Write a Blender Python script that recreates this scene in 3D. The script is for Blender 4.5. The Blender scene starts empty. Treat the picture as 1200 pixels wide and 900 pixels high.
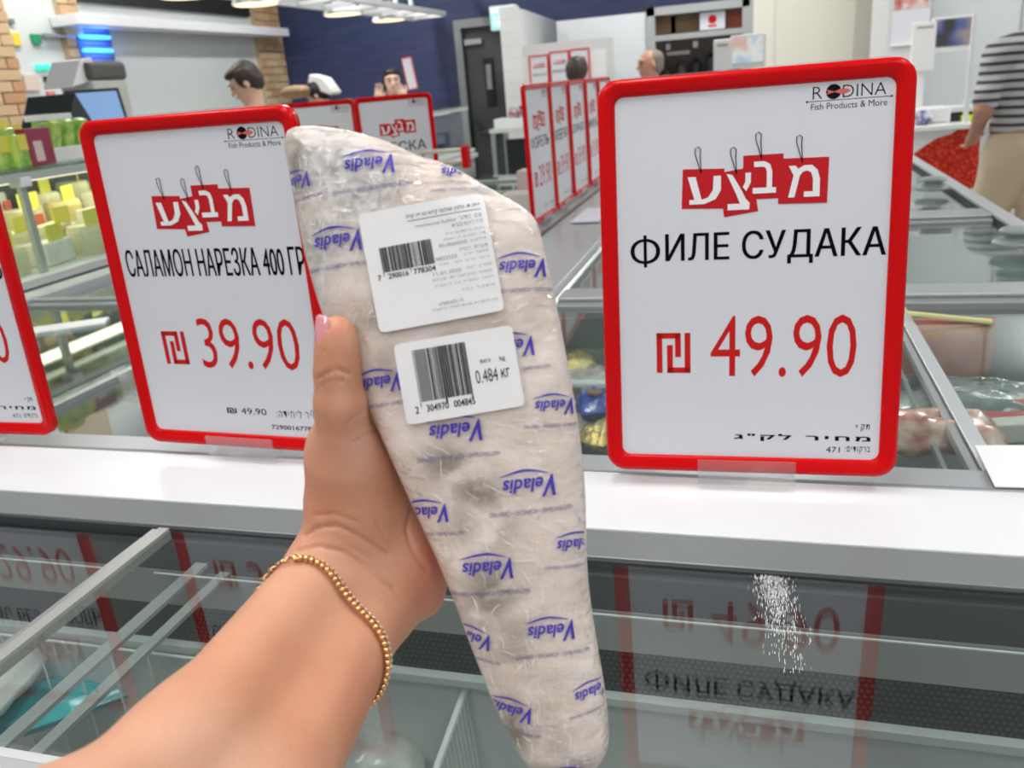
import bpy, bmesh, math, random
import numpy as np
from mathutils import Vector, Matrix, noise
from mathutils.bvhtree import BVHTree
random.seed(7)
SC = bpy.context.scene; COL = SC.collection
# ------------------------------------------------------------------ camera
FPX = 989.9
PITCH, ROLL, YAW = 0.33984, -0.08489, 0.29848
EYE = np.array([0., 0., 1.45])
_f = np.array([-math.sin(YAW)*math.cos(PITCH), math.cos(YAW)*math.cos(PITCH), -math.sin(PITCH)])
_r = np.array([math.cos(YAW), math.sin(YAW), 0.]); _u = np.cross(_r, _f)
CR = math.cos(ROLL)*_r + math.sin(ROLL)*_u
CU = -math.sin(ROLL)*_r + math.cos(ROLL)*_u
CF = _f
cd = bpy.data.cameras.new('camera'); cam = bpy.data.objects.new('camera', cd); COL.objects.link(cam)
cam.matrix_world = Matrix(((CR[0], CU[0], -CF[0], EYE[0]), (CR[1], CU[1], -CF[1], EYE[1]), (CR[2], CU[2], -CF[2], EYE[2]), (0, 0, 0, 1)))
cd.sensor_width = 36; cd.lens = 36*FPX/1200; cd.clip_start = .01; cd.clip_end = 60
cd.dof.use_dof = True; cd.dof.focus_distance = .62; cd.dof.aperture_fstop = 11.5
SC.camera = cam
# ------------------------------------------------------------------ light
w = bpy.data.worlds.new('world'); SC.world = w; w.use_nodes = True
w.node_tree.nodes['Background'].inputs[0].default_value = (.93, .96, 1, 1)
w.node_tree.nodes['Background'].inputs[1].default_value = .38
SC.view_settings.view_transform = 'Standard'; SC.view_settings.look = 'None'
SC.view_settings.gamma = 1; SC.view_settings.use_curve_mapping = False
SC.view_settings.exposure = 0.06
CEIL = 3.3
LAMPS = [(-.35, .5, 1.4), (1.3, .6, 1.4), (-1.9, .5, 1.4), (-4.3, 5.0, 1.2), (.1, 5.0, 1.2), (2.6, 4.9, 1.4), (-2.4, 5.0, 1.2), (2.6, 7.0, 1.4), (-1.2, -1.4, 1.4), (1.2, -1.4, 1.4), (-3.4, 7.2, 1.2), (-.6, 7.0, 1.2)]  # last two lamps are added to brighten the far background
LAMP_W = [16, 14, 15, 26, 20, 24, 24, 34, 16, 16, 34, 34]
def area(loc, sx, sy, power, rot=(0, 0, 0), col=(1, .985, .96)):
    l = bpy.data.lights.new('lamp_light', 'AREA'); l.shape = 'RECTANGLE'; l.size = sx; l.size_y = sy; l.energy = power; l.color = col
    o = bpy.data.objects.new('lamp_light', l); COL.objects.link(o); o.location = loc; o.rotation_euler = rot; return o
for (lx, ly, ll), lw in zip(LAMPS, LAMP_W): area((lx, ly, CEIL-.12), .18, ll, lw)

# ------------------------------------------------------------------ pixel helpers (a photograph point -> a real point at known depth/plane)
def _ray(px, py): return CF + CR*((px-600)/FPX) - CU*((py-450)/FPX)
def Zp(px, py, z): d = _ray(px, py); return EYE + d*((z-EYE[2])/d[2])
def Yp(px, py, y): d = _ray(px, py); return EYE + d*(y/d[1])
def Xp(px, py, x): d = _ray(px, py); return EYE + d*(x/d[0])
def Dp(px, py, t): return EYE + _ray(px, py)*t

# ------------------------------------------------------------------ materials
MATS = {}
def nt(m): return m.node_tree.nodes, m.node_tree.links
def mat(name, col=(.8, .8, .8), rough=.5, metal=0., spec=.5, emit=None, es=1., coat=0., sss=0., trans=0., alpha=1., bump=0., bscale=50., bdist=.001, var=0., vscale=5., col2=None, stretch=None):
    if name in MATS: return MATS[name]
    m = bpy.data.materials.new(name); m.use_nodes = True; N, L = nt(m); b = N['Principled BSDF']
    b.inputs['Base Color'].default_value = (*col, 1); b.inputs['Roughness'].default_value = rough; b.inputs['Metallic'].default_value = metal
    b.inputs['Specular IOR Level'].default_value = spec; b.inputs['Coat Weight'].default_value = coat; b.inputs['Coat Roughness'].default_value = .08
    b.inputs['Transmission Weight'].default_value = trans; b.inputs['Alpha'].default_value = alpha
    if sss: b.inputs['Subsurface Weight'].default_value = sss; b.inputs['Subsurface Radius'].default_value = (.012, .005, .003); b.inputs['Subsurface Scale'].default_value = 1
    if emit: b.inputs['Emission Color'].default_value = (*emit, 1); b.inputs['Emission Strength'].default_value = es
    if bump or var:
        tc = N.new('ShaderNodeTexCoord'); src = tc.outputs['Object']
        if stretch:
            mp = N.new('ShaderNodeMapping'); mp.inputs['Scale'].default_value = stretch; L.new(src, mp.inputs[0]); src = mp.outputs[0]
    if var:
        n = N.new('ShaderNodeTexNoise'); n.inputs['Scale'].default_value = vscale; n.inputs['Detail'].default_value = 4; L.new(src, n.inputs['Vector'])
        mx = N.new('ShaderNodeMix'); mx.data_type = 'RGBA'; mx.inputs[6].default_value = (*col, 1)
        mx.inputs[7].default_value = (*(col2 if col2 else tuple(c*(1-var) for c in col)), 1)
        rp = N.new('ShaderNodeMapRange'); rp.inputs[1].default_value = .35; rp.inputs[2].default_value = .65; L.new(n.outputs[0], rp.inputs[0])
        L.new(rp.outputs[0], mx.inputs[0]); L.new(mx.outputs[2], b.inputs['Base Color'])
    if bump:
        n = N.new('ShaderNodeTexNoise'); n.inputs['Scale'].default_value = bscale; n.inputs['Detail'].default_value = 5; L.new(src, n.inputs['Vector'])
        bp = N.new('ShaderNodeBump'); bp.inputs['Strength'].default_value = bump; bp.inputs['Distance'].default_value = bdist
        L.new(n.outputs[0], bp.inputs['Height']); L.new(bp.outputs[0], b.inputs['Normal'])
    MATS[name] = m; return m
def glass_mat(name, tint=(.88, .94, .92), f0=.06, rough=.01, scratch=0., opaque=0., bump=0., bscale=60, bdist=.001, stretch=None, haze=(.8, .8, .8)):
    """thin sheet: clear light through, Schlick reflection on each face, the same from both sides"""
    if name in MATS: return MATS[name]
    m = bpy.data.materials.new(name); m.use_nodes = True; N, L = nt(m); N.remove(N['Principled BSDF']); out = N['Material Output']
    g = N.new('ShaderNodeNewGeometry'); dt = N.new('ShaderNodeVectorMath'); dt.operation = 'DOT_PRODUCT'
    L.new(g.outputs['Incoming'], dt.inputs[0])
    def M(op, a, b=None):
        n = N.new('ShaderNodeMath'); n.operation = op
        for i, v in enumerate((a, b)):
            if v is None: continue
            if isinstance(v, (int, float)): n.inputs[i].default_value = v
            else: L.new(v, n.inputs[i])
        return n.outputs[0]
    gl = N.new('ShaderNodeBsdfGlossy'); gl.inputs['Roughness'].default_value = rough
    if bump:
        tc = N.new('ShaderNodeTexCoord'); mp = N.new('ShaderNodeMapping'); mp.inputs['Scale'].default_value = stretch or (1, 1, 1); L.new(tc.outputs['Object'], mp.inputs[0])
        n = N.new('ShaderNodeTexNoise'); n.inputs['Scale'].default_value = bscale; n.inputs['Detail'].default_value = 6; n.inputs['Distortion'].default_value = .6; L.new(mp.outputs[0], n.inputs['Vector'])
        bp = N.new('ShaderNodeBump'); bp.inputs['Strength'].default_value = bump; bp.inputs['Distance'].default_value = bdist; L.new(n.outputs[0], bp.inputs['Height'])
        L.new(bp.outputs[0], gl.inputs['Normal']); L.new(bp.outputs[0], dt.inputs[1])
    else: L.new(g.outputs['Normal'], dt.inputs[1])
    c = M('ABSOLUTE', dt.outputs['Value']); p = M('POWER', M('SUBTRACT', 1.0, c), 5.0); fac = M('ADD', M('MULTIPLY', p, 1-f0), f0)
    tr = N.new('ShaderNodeBsdfTransparent'); tr.inputs[0].default_value = (*tint, 1); src = tr.outputs[0]
    if opaque:
        df = N.new('ShaderNodeBsdfDiffuse'); df.inputs[0].default_value = (*haze, 1); m0 = N.new('ShaderNodeMixShader'); m0.inputs[0].default_value = opaque
        L.new(src, m0.inputs[1]); L.new(df.outputs[0], m0.inputs[2]); src = m0.outputs[0]
    mx = N.new('ShaderNodeMixShader'); L.new(fac, mx.inputs[0]); L.new(src, mx.inputs[1]); L.new(gl.outputs[0], mx.inputs[2]); L.new(mx.outputs[0], out.inputs[0])
    MATS[name] = m; return m

# ------------------------------------------------------------------ mesh builder
def rotz(a): c, s = math.cos(a), math.sin(a); return np.array([[c, -s, 0], [s, c, 0], [0, 0, 1.]])
class MB:
    def __init__(s): s.v = []; s.f = []
    def add(s, vs, fs):
        n = len(s.v); s.v += [tuple(map(float, p)) for p in vs]; s.f += [tuple(i+n for i in f) for f in fs]; return s
    def box(s, x0, x1, y0, y1, z0, z1):
        v = [(x, y, z) for z in (z0, z1) for y in (y0, y1) for x in (x0, x1)]
        return s.add(v, [(0, 2, 3, 1), (4, 5, 7, 6), (0, 1, 5, 4), (2, 6, 7, 3), (0, 4, 6, 2), (1, 3, 7, 5)])
    def obox(s, c, size, R):
        v = [np.array(c)+R@np.array([(i-.5)*size[0], (j-.5)*size[1], (k-.5)*size[2]]) for k in (0, 1) for j in (0, 1) for i in (0, 1)]
        return s.add(v, [(0, 2, 3, 1), (4, 5, 7, 6), (0, 1, 5, 4), (2, 6, 7, 3), (0, 4, 6, 2), (1, 3, 7, 5)])
    def tube(s, pts, r, n=8, cap=True):
        pts = [np.array(p, float) for p in pts]; rs = r if hasattr(r, '__len__') else [r]*len(pts); rings = []
        for i, p in enumerate(pts):
            t = pts[min(i+1, len(pts)-1)]-pts[max(i-1, 0)]; t = t/np.linalg.norm(t)
            a = np.array([0, 0, 1.]) if abs(t[2]) < .9 else np.array([1., 0, 0]); u = np.cross(t, a); u /= np.linalg.norm(u); v = np.cross(t, u)
            rings.append([p+rs[i]*(u*math.cos(2*math.pi*k/n)+v*math.sin(2*math.pi*k/n)) for k in range(n)])
        vs = [q for rg in rings for q in rg]; fs = []
        for i in range(len(pts)-1):
            for k in range(n): fs.append((i*n+k, (i+1)*n+k, (i+1)*n+(k+1) % n, i*n+(k+1) % n))
        if cap: fs.append(tuple(range(n))); fs.append(tuple(reversed([(len(pts)-1)*n+k for k in range(n)])))
        return s.add(vs, fs)
    def lathe(s, c, prof, n=24, R=None):
        R = np.eye(3) if R is None else R; vs = []
        for (r, z) in prof:
            for k in range(n): a = 2*math.pi*k/n; vs.append(np.array(c)+R@np.array([r*math.cos(a), r*math.sin(a), z]))
        fs = []
        for i in range(len(prof)-1):
            for k in range(n): fs.append((i*n+k, i*n+(k+1) % n, (i+1)*n+(k+1) % n, (i+1)*n+k))
        fs.append(tuple(reversed(range(n)))); fs.append(tuple((len(prof)-1)*n+k for k in range(n)))
        return s.add(vs, fs)
    def prism(s, poly, y0, y1, axis='y'):
        """polygon in (a, b) pulled along an axis"""
        n = len(poly)
        mk = {'y': lambda a, b, t: (a, t, b), 'x': lambda a, b, t: (t, a, b), 'z': lambda a, b, t: (a, b, t)}[axis]
        return s.add([mk(a, b, y0) for a, b in poly]+[mk(a, b, y1) for a, b in poly],
                     [tuple(range(n)), tuple(reversed(range(n, 2*n)))]+[(i, i+n, (i+1) % n+n, (i+1) % n) for i in range(n)])
    def build(s, name, m, parent=None, bevel=0., smooth=False, kind=None, fix=True):
        me = bpy.data.meshes.new(name); me.from_pydata(s.v, [], s.f); me.update()
        if fix:
            b = bmesh.new(); b.from_mesh(me); bmesh.ops.recalc_face_normals(b, faces=b.faces); b.to_mesh(me); b.free()
        if m: me.materials.append(m)
        if smooth: me.polygons.foreach_set('use_smooth', [True]*len(me.polygons))
        o = bpy.data.objects.new(name, me); COL.objects.link(o)
        if parent: o.parent = parent
        if bevel:
            bv = o.modifiers.new('bevel', 'BEVEL'); bv.width = bevel; bv.segments = 2; bv.limit_method = 'ANGLE'; bv.harden_normals = False
        if kind: o['kind'] = kind
        return o
def thing(name, label, cat, loc=(0, 0, 0), rz=0., group=None, parts_world=False):
    o = bpy.data.objects.new(name, None); COL.objects.link(o); o.location = tuple(map(float, loc)); o.rotation_euler = (0, 0, rz); o.empty_display_size = .05
    return tag(o, label, cat, group)
def tag(o, label, cat, group=None):
    o['label'] = label; o['category'] = cat
    if group: o['group'] = group
    return o
def struct(o): o['kind'] = 'structure'; return o
def copy_tree(o, parent=None):
    c = o.copy(); COL.objects.link(c); c.parent = parent
    for ch in list(o.children): copy_tree(ch, c)
    return c
def rel(o, root):
    """parent a world-space mesh under a root that has its own location"""
    o.parent = root; o.matrix_parent_inverse = (Matrix.Translation(root.location) @ root.rotation_euler.to_matrix().to_4x4()).inverted(); return o
# ------------------------------------------------------------------ text as flat print
_TX = {}
def text_geo(s, bold=0.):
    k = (s, bold)
    if k in _TX: return _TX[k]
    c = bpy.data.curves.new('print', 'FONT'); c.body = s; c.size = 1; c.resolution_u = 3; c.offset = bold; c.space_character = 1.3 if any('א' <= q <= 'ת' for q in s) else 1.0
    o = bpy.data.objects.new('print', c); COL.objects.link(o)
    dg = bpy.context.evaluated_depsgraph_get(); dg.update(); me = bpy.data.meshes.new_from_object(o.evaluated_get(dg))
    v = np.zeros(len(me.vertices)*3); me.vertices.foreach_get('co', v); v = v.reshape(-1, 3)[:, :2]; f = [tuple(p.vertices) for p in me.polygons]
    bpy.data.objects.remove(o); bpy.data.curves.remove(c); bpy.data.meshes.remove(me)
    if len(v): v = (v-v.min(0))/np.maximum(v.max(0)-v.min(0), 1e-6)
    _TX[k] = (v, f); return _TX[k]
def put_text(mb, s, x0, x1, y0, y1, fn, bold=0., rot=0., sub=False):
    """fit the print into the box x0..x1 / y0..y1; fn maps (x, y) arrays to 3-D rows"""
    v, f = text_geo(s, bold)
    if not len(v): return
    X = x0+v[:, 0]*(x1-x0); Y = y0+v[:, 1]*(y1-y0)
    if rot: cx, cy = (x0+x1)/2, (y0+y1)/2; c, t = math.cos(rot), math.sin(rot); X, Y = cx+(X-cx)*c-(Y-cy)*t, cy+(X-cx)*t+(Y-cy)*c
    mb.add(fn(X, Y), f)
def HB(s): return s[::-1]        # Hebrew runs right to left, laid out here in visual order

# ------------------------------------------------------------------ smooth solid modelling: blended tapered capsules/ellipsoids -> one continuous mesh
def solid(prims, h, k=.01):
    """prims: ('c', a, b, ra, rb[, k]) tapered capsule, ('e', centre, radii, R3x3 or None[, k]) ellipsoid"""
    lo = np.full(3, 1e9); hi = -lo; bb = []
    for p in prims:
        if p[0] == 'c':
            a, b = np.array(p[1], float), np.array(p[2], float); r = max(p[3], p[4]); l, g = np.minimum(a, b)-r, np.maximum(a, b)+r
        else: r = max(p[2]); l, g = np.array(p[1], float)-r, np.array(p[1], float)+r
        bb.append((l, g)); lo = np.minimum(lo, l); hi = np.maximum(hi, g)
    lo -= 3*h; hi += 3*h; n = np.ceil((hi-lo)/h).astype(int)+1
    Fv = np.full(n, .2, np.float32)
    for p, (l, g) in zip(prims, bb):
        kk = p[-1] if (p[0] == 'c' and len(p) == 6) or (p[0] == 'e' and len(p) == 5) else k
        i0 = np.maximum(((l-kk*2.5-lo)/h).astype(int), 0); i1 = np.minimum(((g+kk*2.5-lo)/h).astype(int)+2, n)
        ax = [lo[d]+h*np.arange(i0[d], i1[d]) for d in range(3)]; P = np.stack(np.meshgrid(*ax, indexing='ij'), -1)
        if p[0] == 'c':
            a, b = np.array(p[1], float), np.array(p[2], float); ab = b-a; q = P-a; t = np.clip((q@ab)/max(ab@ab, 1e-12), 0, 1)
            d = np.linalg.norm(q-t[..., None]*ab, axis=-1)-(p[3]+(p[4]-p[3])*t)
        else:
            q = P-np.array(p[1], float)
            if p[3] is not None: q = q@p[3]
            rr = np.array(p[2], float); k0 = np.linalg.norm(q/rr, axis=-1); k1 = np.linalg.norm(q/rr**2, axis=-1); d = k0*(k0-1)/np.maximum(k1, 1e-9)
        sl = tuple(slice(i0[j], i1[j]) for j in range(3)); A = Fv[sl]
        hh = np.clip(.5+.5*(A-d)/kk, 0, 1); Fv[sl] = A*(1-hh)+d*hh-kk*hh*(1-hh)
    S = Fv < 0; C = [(i, j, l) for i in (0, 1) for j in (0, 1) for l in (0, 1)]
    def cs(A, c): return A[c[0]:A.shape[0]-1+c[0], c[1]:A.shape[1]-1+c[1], c[2]:A.shape[2]-1+c[2]]
    cnt = sum(cs(S, c).astype(np.int8) for c in C); act = (cnt > 0) & (cnt < 8)
    idx = np.full(act.shape, -1, np.int64); ids = np.argwhere(act); idx[act] = np.arange(len(ids))
    vals = np.stack([cs(Fv, c)[act] for c in C], 1); pos = np.zeros((len(ids), 3)); num = np.zeros(len(ids))
    for a in range(8):
        for b in range(a+1, 8):
            ca, cb = np.array(C[a]), np.array(C[b])
            if np.abs(ca-cb).sum() != 1: continue
            mk = (vals[:, a] < 0) != (vals[:, b] < 0); t = np.where(mk, vals[:, a]/np.where(mk, vals[:, a]-vals[:, b], 1), 0)
            pos += np.where(mk[:, None], ca+t[:, None]*(cb-ca), 0); num += mk
    V = lo+h*(ids+pos/num[:, None]); faces = []
    for d in range(3):
        e1, e2 = (d+1) % 3, (d+2) % 3; sl0 = [slice(1, -1)]*3; sl0[d] = slice(0, -1); sl1 = list(sl0); sl1[d] = slice(1, None)
        A, B = S[tuple(sl0)], S[tuple(sl1)]; ch = np.argwhere(A != B)
        if not len(ch): continue
        g = ch.copy(); g[:, e1] += 1; g[:, e2] += 1
        def at(o1, o2): q = g.copy(); q[:, e1] -= o1; q[:, e2] -= o2; return idx[q[:, 0], q[:, 1], q[:, 2]]
        Q = np.stack([at(1, 1), at(0, 1), at(0, 0), at(1, 0)], 1); fl = ~A[tuple(ch.T)]; Q[fl] = Q[fl][:, ::-1]; faces.append(Q)
    Fa = np.concatenate(faces); vol = np.einsum('ij,ij->i', V[Fa[:, 0]], np.cross(V[Fa[:, 1]], V[Fa[:, 2]])).sum()
    return V, (Fa if vol > 0 else Fa[:, ::-1])
def mesh_np(name, V, Fq, m, parent=None, smooth=True):
    me = bpy.data.meshes.new(name); me.from_pydata(V.tolist(), [], Fq.tolist() if hasattr(Fq, 'tolist') else Fq); me.update()
    if m: me.materials.append(m)
    if smooth: me.polygons.foreach_set('use_smooth', [True]*len(me.polygons))
    o = bpy.data.objects.new(name, me); COL.objects.link(o)
    if parent: o.parent = parent
    return o

# materials used all over
WHITE = mat('white_laminate', (.82, .83, .84), .35)
ALU = mat('brushed_aluminium', (.50, .52, .53), .4, .25, bump=.05, bscale=300)
STEEL = mat('grey_steel', (.42, .44, .44), .35, .6)
RED = mat('red_plastic', (.62, .001, .003), .25, spec=.2)
PAPER = mat('white_insert_paper', (.70, .71, .76), .4)
BLACK = mat('black_ink', (.006, .006, .008), .7, spec=.1)
REDINK = mat('red_ink', (.58, .012, .012), .6, spec=.15)
TAGRED = mat('promo_red_ink', (.54, .012, .018), .5, spec=.2)
WINK = mat('white_ink', (.85, .85, .87), .45)
DARK = mat('dark_grey', (.03, .035, .04), .5)
CLEAR = glass_mat('clear_plastic', (.97, .97, .97), .06, .05, opaque=.06, haze=(.9, .9, .9))
GLASS = glass_mat('freezer_glass', (.91, .945, .935), .085, .004)
FARGLASS = glass_mat('far_freezer_glass', (.93, .97, .955), .045, .004)
GLASS2 = glass_mat('display_glass', (.92, .97, .95), .04, .01)

# ================================================================== STRUCTURE
XL, YB, XR = -5.0, 8.8, 5.2
struct(MB().box(XL-.1, XR, -3.2, YB+.1, -.05, 0).build('floor', mat('floor_tiles_grey', (.62, .61, .58), .25, var=.15, vscale=3)))
struct(MB().box(XL-.1, XR, -3.2, YB+.1, CEIL, CEIL+.05).build('ceiling', mat('ceiling_grey', (.55, .56, .57), .8)))
blue = mat('dark_blue_wallpaper', (.022, .034, .10), .55, bump=.5, bscale=90, var=.5, vscale=14, col2=(.035, .05, .13), stretch=(.25, 1, 1.6))
DX0, DX1, DZ = -2.92, -2.36, 2.02
KX0, KX1, KZ0, KZ1 = -.96, -.10, 1.0, 2.11
bw = MB()
bw.box(XL, DX0, YB, YB+.12, 0, CEIL); bw.box(DX0, DX1, YB, YB+.12, DZ, CEIL); bw.box(DX1, XR, YB, YB+.12, 0, CEIL)
wall_back = struct(bw.build('wall_back', blue))
panel = mat('stainless_wall_panel', (.66, .70, .68), .4, .1, bump=.05, bscale=20)
wall_left = struct(MB().box(XL-.12, XL, -3.2, YB, 0, CEIL).build('wall_left', panel))
# recessed brick pilasters on the left wall: every brick its own piece
mort = mat('mortar', (.50, .40, .28), .9)
BR = [mat('brick_'+n, c, .85, bump=.5, bscale=60, bdist=.004) for n, c in (('tan', (.52, .34, .19)), ('ochre', (.58, .41, .24)), ('rust', (.50, .28, .15)), ('sand', (.62, .47, .30)))]
bm_meshes = []
for i, m in enumerate(BR):
    o = MB().box(0, .035, -.1, .1, -.033, .033).build('brick', m, bevel=0); bm_meshes.append(o.data); bpy.data.objects.remove(o)
for ci, (ya, yb, z0) in enumerate(((4.72, 5.14, 1.0), (5.64, 5.83, 1.0), (8.30, 8.79, 1.0))):
    base = struct(MB().box(XL, XL+.03, ya, yb, 0, CEIL).build('trim_%d' % (ci+1), mort)); nrow = 20
    for r in range(nrow):
        z = z0+r*.075+.035; y = ya-(.105 if r % 2 else 0)
        while y < yb-.02:
            a, b_ = max(y, ya), min(y+.2, yb)
            if b_-a > .03:
                o = bpy.data.objects.new('brick', random.choices(bm_meshes, (4, 4, 1, 2))[0]); COL.objects.link(o); o.parent = base
                o.location = (XL+.012+random.random()*.006, (a+b_)/2, z); o.scale = (1, (b_-a)/.2*.98, 1)
            y += .21
# back right: white partitions, kitchen hatch, cream wall, door
part = mat('white_partition', (.66, .69, .71), .35)
frame_g = mat('grey_door_frame', (.24, .26, .26), .45)
df = MB(); df.box(DX0-.07, DX0, YB-.05, YB+.02, 0, DZ+.08); df.box(DX1, DX1+.07, YB-.05, YB+.02, 0, DZ+.08); df.box(DX0, DX1, YB-.05, YB+.02, DZ, DZ+.08)
struct(df.build('trim_4', frame_g))
door = struct(MB().box(DX0+.005, DX1-.005, YB+.03, YB+.075, .01, DZ-.005).build('door_1', mat('dark_grey_door', (.055, .06, .06), .4)))
MB().box(-2.72, -2.62, YB+.015, YB+.03, 1.25, 1.72).build('door_window', mat('door_lite', (.02, .025, .025), .15), door)
MB().box(-2.70, -2.65, YB-.0, YB+.02, 1.42, 1.66).build('notice', mat('notice_grey', (.30, .31, .30), .6), door)
MB().tube([(-2.85, YB-.03, 1.12), (-2.80, YB-.03, 1.0), (-2.45, YB-.03, .98)], .018).build('push_bar', DARK, door)
MB().box(-2.90, -2.72, YB-.02, YB+.028, 1.86, 1.91).build('door_closer', STEEL, door)
# dark void behind the kitchen hatch sits in a front wall of its own
kw = MB(); WY = 8.0
kw.box(-1.763, KX0, WY, WY+.1, 0, 1.945); kw.box(KX0, KX1, WY, WY+.1, 0, KZ0)
struct(kw.build('wall_partition', part))
kf = MB(); kf.box(KX0, KX0+.07, WY-.04, WY+.1, KZ0, 1.97); kf.box(KX1-.06, KX1+.03, WY-.04, WY+.1, KZ0, 2.02); kf.box(KX0, KX1, WY-.04, WY+.1, 1.905, 1.97); kf.box(KX0, KX1, WY-.03, WY+.02, 1.70, 1.745)
struct(kf.build('window_1', mat('grey_hatch_frame', (.34, .36, .36), .5)))
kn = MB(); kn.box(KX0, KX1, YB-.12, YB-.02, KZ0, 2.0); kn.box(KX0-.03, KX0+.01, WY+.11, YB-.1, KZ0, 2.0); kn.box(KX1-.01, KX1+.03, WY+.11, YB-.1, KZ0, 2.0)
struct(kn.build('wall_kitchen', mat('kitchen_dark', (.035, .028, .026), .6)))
cream = mat('cream_wall', (.68, .66, .58), .55)
cw = MB(); cw.box(KX1+.03, .72, 7.9, 8.02, 0, CEIL); cw.box(.09, .10, 7.893, 7.9, 0, CEIL)
struct(cw.build('wall_cream', cream))
cm = MB(); cm.box(.715, .83, 7.75, 8.02, 0, CEIL)
struct(cm.build('trim_5', mat('column_beige', (.42, .40, .35), .6)))
struct(MB().box(.83, 1.14, 7.7, 7.9, 0, CEIL).build('trim_6', mat('column_white', (.70, .71, .70), .5)))
rw = MB(); rw.box(1.14, XR, 7.8, 7.9, 0, CEIL)
struct(rw.build('wall_right', mat('pale_grey_wall', (.56, .60, .60), .45)))
struct(MB().box(1.9, 1.915, 7.785, 7.8, .9, CEIL).build('trim_7', mat('wall_joint', (.40, .43, .43), .5)))
# white tiled return wall with the notices
tile_m = mat('white_glazed_tile', (.80, .81, .81), .2, var=.04, vscale=2)
tw = struct(MB().box(-2.09, -1.915, 7.32, 7.45, 0, 2.03).box(-1.915, -1.17, 7.32, 7.45, 0, 1.745).build('wall_tiled', mat('tile_grout', (.60, .61, .61), .8)))
tme = MB().box(-.0865, .0865, -.014, 0, -.049, .049).build('tile', tile_m); tm = tme.data; bpy.data.objects.remove(tme)
for r in range(12):
    z = .90+r*.1
    for c in range(6):
        x = -2.09+.0875+c*.175-(.0875 if False else 0)
        if z+.05 > 1.745 and c > 0: continue
        if x > -1.18: continue
        o = bpy.data.objects.new('tile', tm); COL.objects.link(o); o.parent = tw; o.location = (x, 7.319, z)
struct(MB().prism([(7.45, 0), (8.79, 0), (8.79, 1.99), (7.45, 2.03)], -1.935, -1.915, 'x').build('wall_side_panel', mat('grey_white_panel', (.60, .62, .61), .4)))

# ceiling fixtures that give the light
for i, (lx, ly, ll) in enumerate(LAMPS):
    t = thing('ceiling_light', ['white ceiling lamp over the near freezer, in line with the hand', 'white ceiling lamp over the near freezer, to the right', 'white ceiling lamp over the left end of the front rail', 'white ceiling lamp above the cheese counter by the steel wall', 'white ceiling lamp above the zander sign island', 'white ceiling lamp above the striped shirt man', 'white ceiling lamp above the left middle freezers', 'white ceiling lamp near the pale wall behind the caviar counter', 'white ceiling lamp behind the viewer, to the left', 'white ceiling lamp behind the viewer, to the right', 'white ceiling lamp added to brighten the blue wall, over the woman', 'white ceiling lamp added to brighten the back, before the kitchen hatch'][i], 'ceiling light', (lx, ly, CEIL-.1), 0, 'linear ceiling lamps')
    MB().box(-.12, .12, -ll/2-.05, ll/2+.05, .03, .10).build('housing', WHITE, t)
    MB().box(-.1, .1, -ll/2, ll/2, .0, .03).build('diffuser', mat('lamp_diffuser', (.9, .9, .9), .4, emit=(1, .98, .95), es=6), t)

# ================================================================== SIGNS
def rrect(w, h, r, n=6, cx=0., cz=0.):
    pts = []
    for (sx, sz, a0) in ((1, 1, 0), (-1, 1, 90), (-1, -1, 180), (1, -1, 270)):
        for i in range(n+1): a = math.radians(a0+90*i/n); pts.append((cx+sx*(w/2-r)+r*math.cos(a), cz+sz*(h/2-r)+r*math.sin(a)))
    return pts
SW, SH, SB = .325, .448, .0185
def frame_mb():
    loops = [(SW, SH, .022, .0), (SW, SH, .022, -.011), (SW-.006, SH-.006, .019, -.014), (SW-.014, SH-.014, .016, -.0145), (SW-.024, SH-.024, .013, -.012), (SW-2*SB+.004, SH-2*SB+.004, .011, -.0115), (SW-2*SB, SH-2*SB, .010, -.008), (SW-2*SB, SH-2*SB, .010, .0)]
    mb = MB(); vs = []; n = 28
    for (w_, h_, r_, y_) in loops: vs += [(x, y_, z) for x, z in rrect(w_, h_, r_, 6, 0, SH/2)]
    fs = [(i*n+k, i*n+(k+1) % n, ((i+1) % 8)*n+(k+1) % n, ((i+1) % 8)*n+k) for i in range(8) for k in range(n)]
    return mb.add(vs, fs)
FR_ME = None
IX0, IX1, IZ0, IZ1 = -SW/2+SB, SW/2-SB, SB, SH-SB
def sx(s): return IX0+(IX1-IX0)*(s*1.099/(1+.099*s))          # print positions measured on the photo, undone for perspective
def sz(t): return IZ1-(IZ1-IZ0)*(t*.897/(1-t*.103))
def flat(y): return lambda X, Y: np.stack([X, np.full_like(X, y), Y], 1)
GL = {'ע': [[(.0, 1), (.24, 1), (.42, .16), (.62, .24), (.76, .5), (.78, 1), (1, 1), (1, .48), (.84, .16), (.5, 0), (.05, 0), (.05, .17), (.2, .17)]],
 'צ': [[(.0, 1), (.24, .96), (.62, .52), (.78, .30), (.95, .17), (.92, 0), (.05, 0), (.05, .17), (.55, .17), (.40, .42)], [(.66, .62), (.80, .50), (.98, .74), (.98, 1), (.76, 1), (.76, .76)]],
 'ב': [[(.05, 1), (.50, 1), (.74, .90), (.83, .68), (.83, .18), (1, .18), (1, 0), (0, 0), (0, .18), (.60, .18), (.60, .66), (.54, .80), (.42, .83), (.05, .83)]],
 'מ': [[(.0, 1), (.22, 1), (.30, .90), (.50, 1), (.74, 1), (.92, .84), (1, .55), (1, 0), (.50, 0), (.50, .17), (.78, .17), (.78, .55), (.72, .76), (.60, .83), (.46, .80), (.36, .68), (.20, 0), (.0, 0), (.16, .70)]]}
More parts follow.
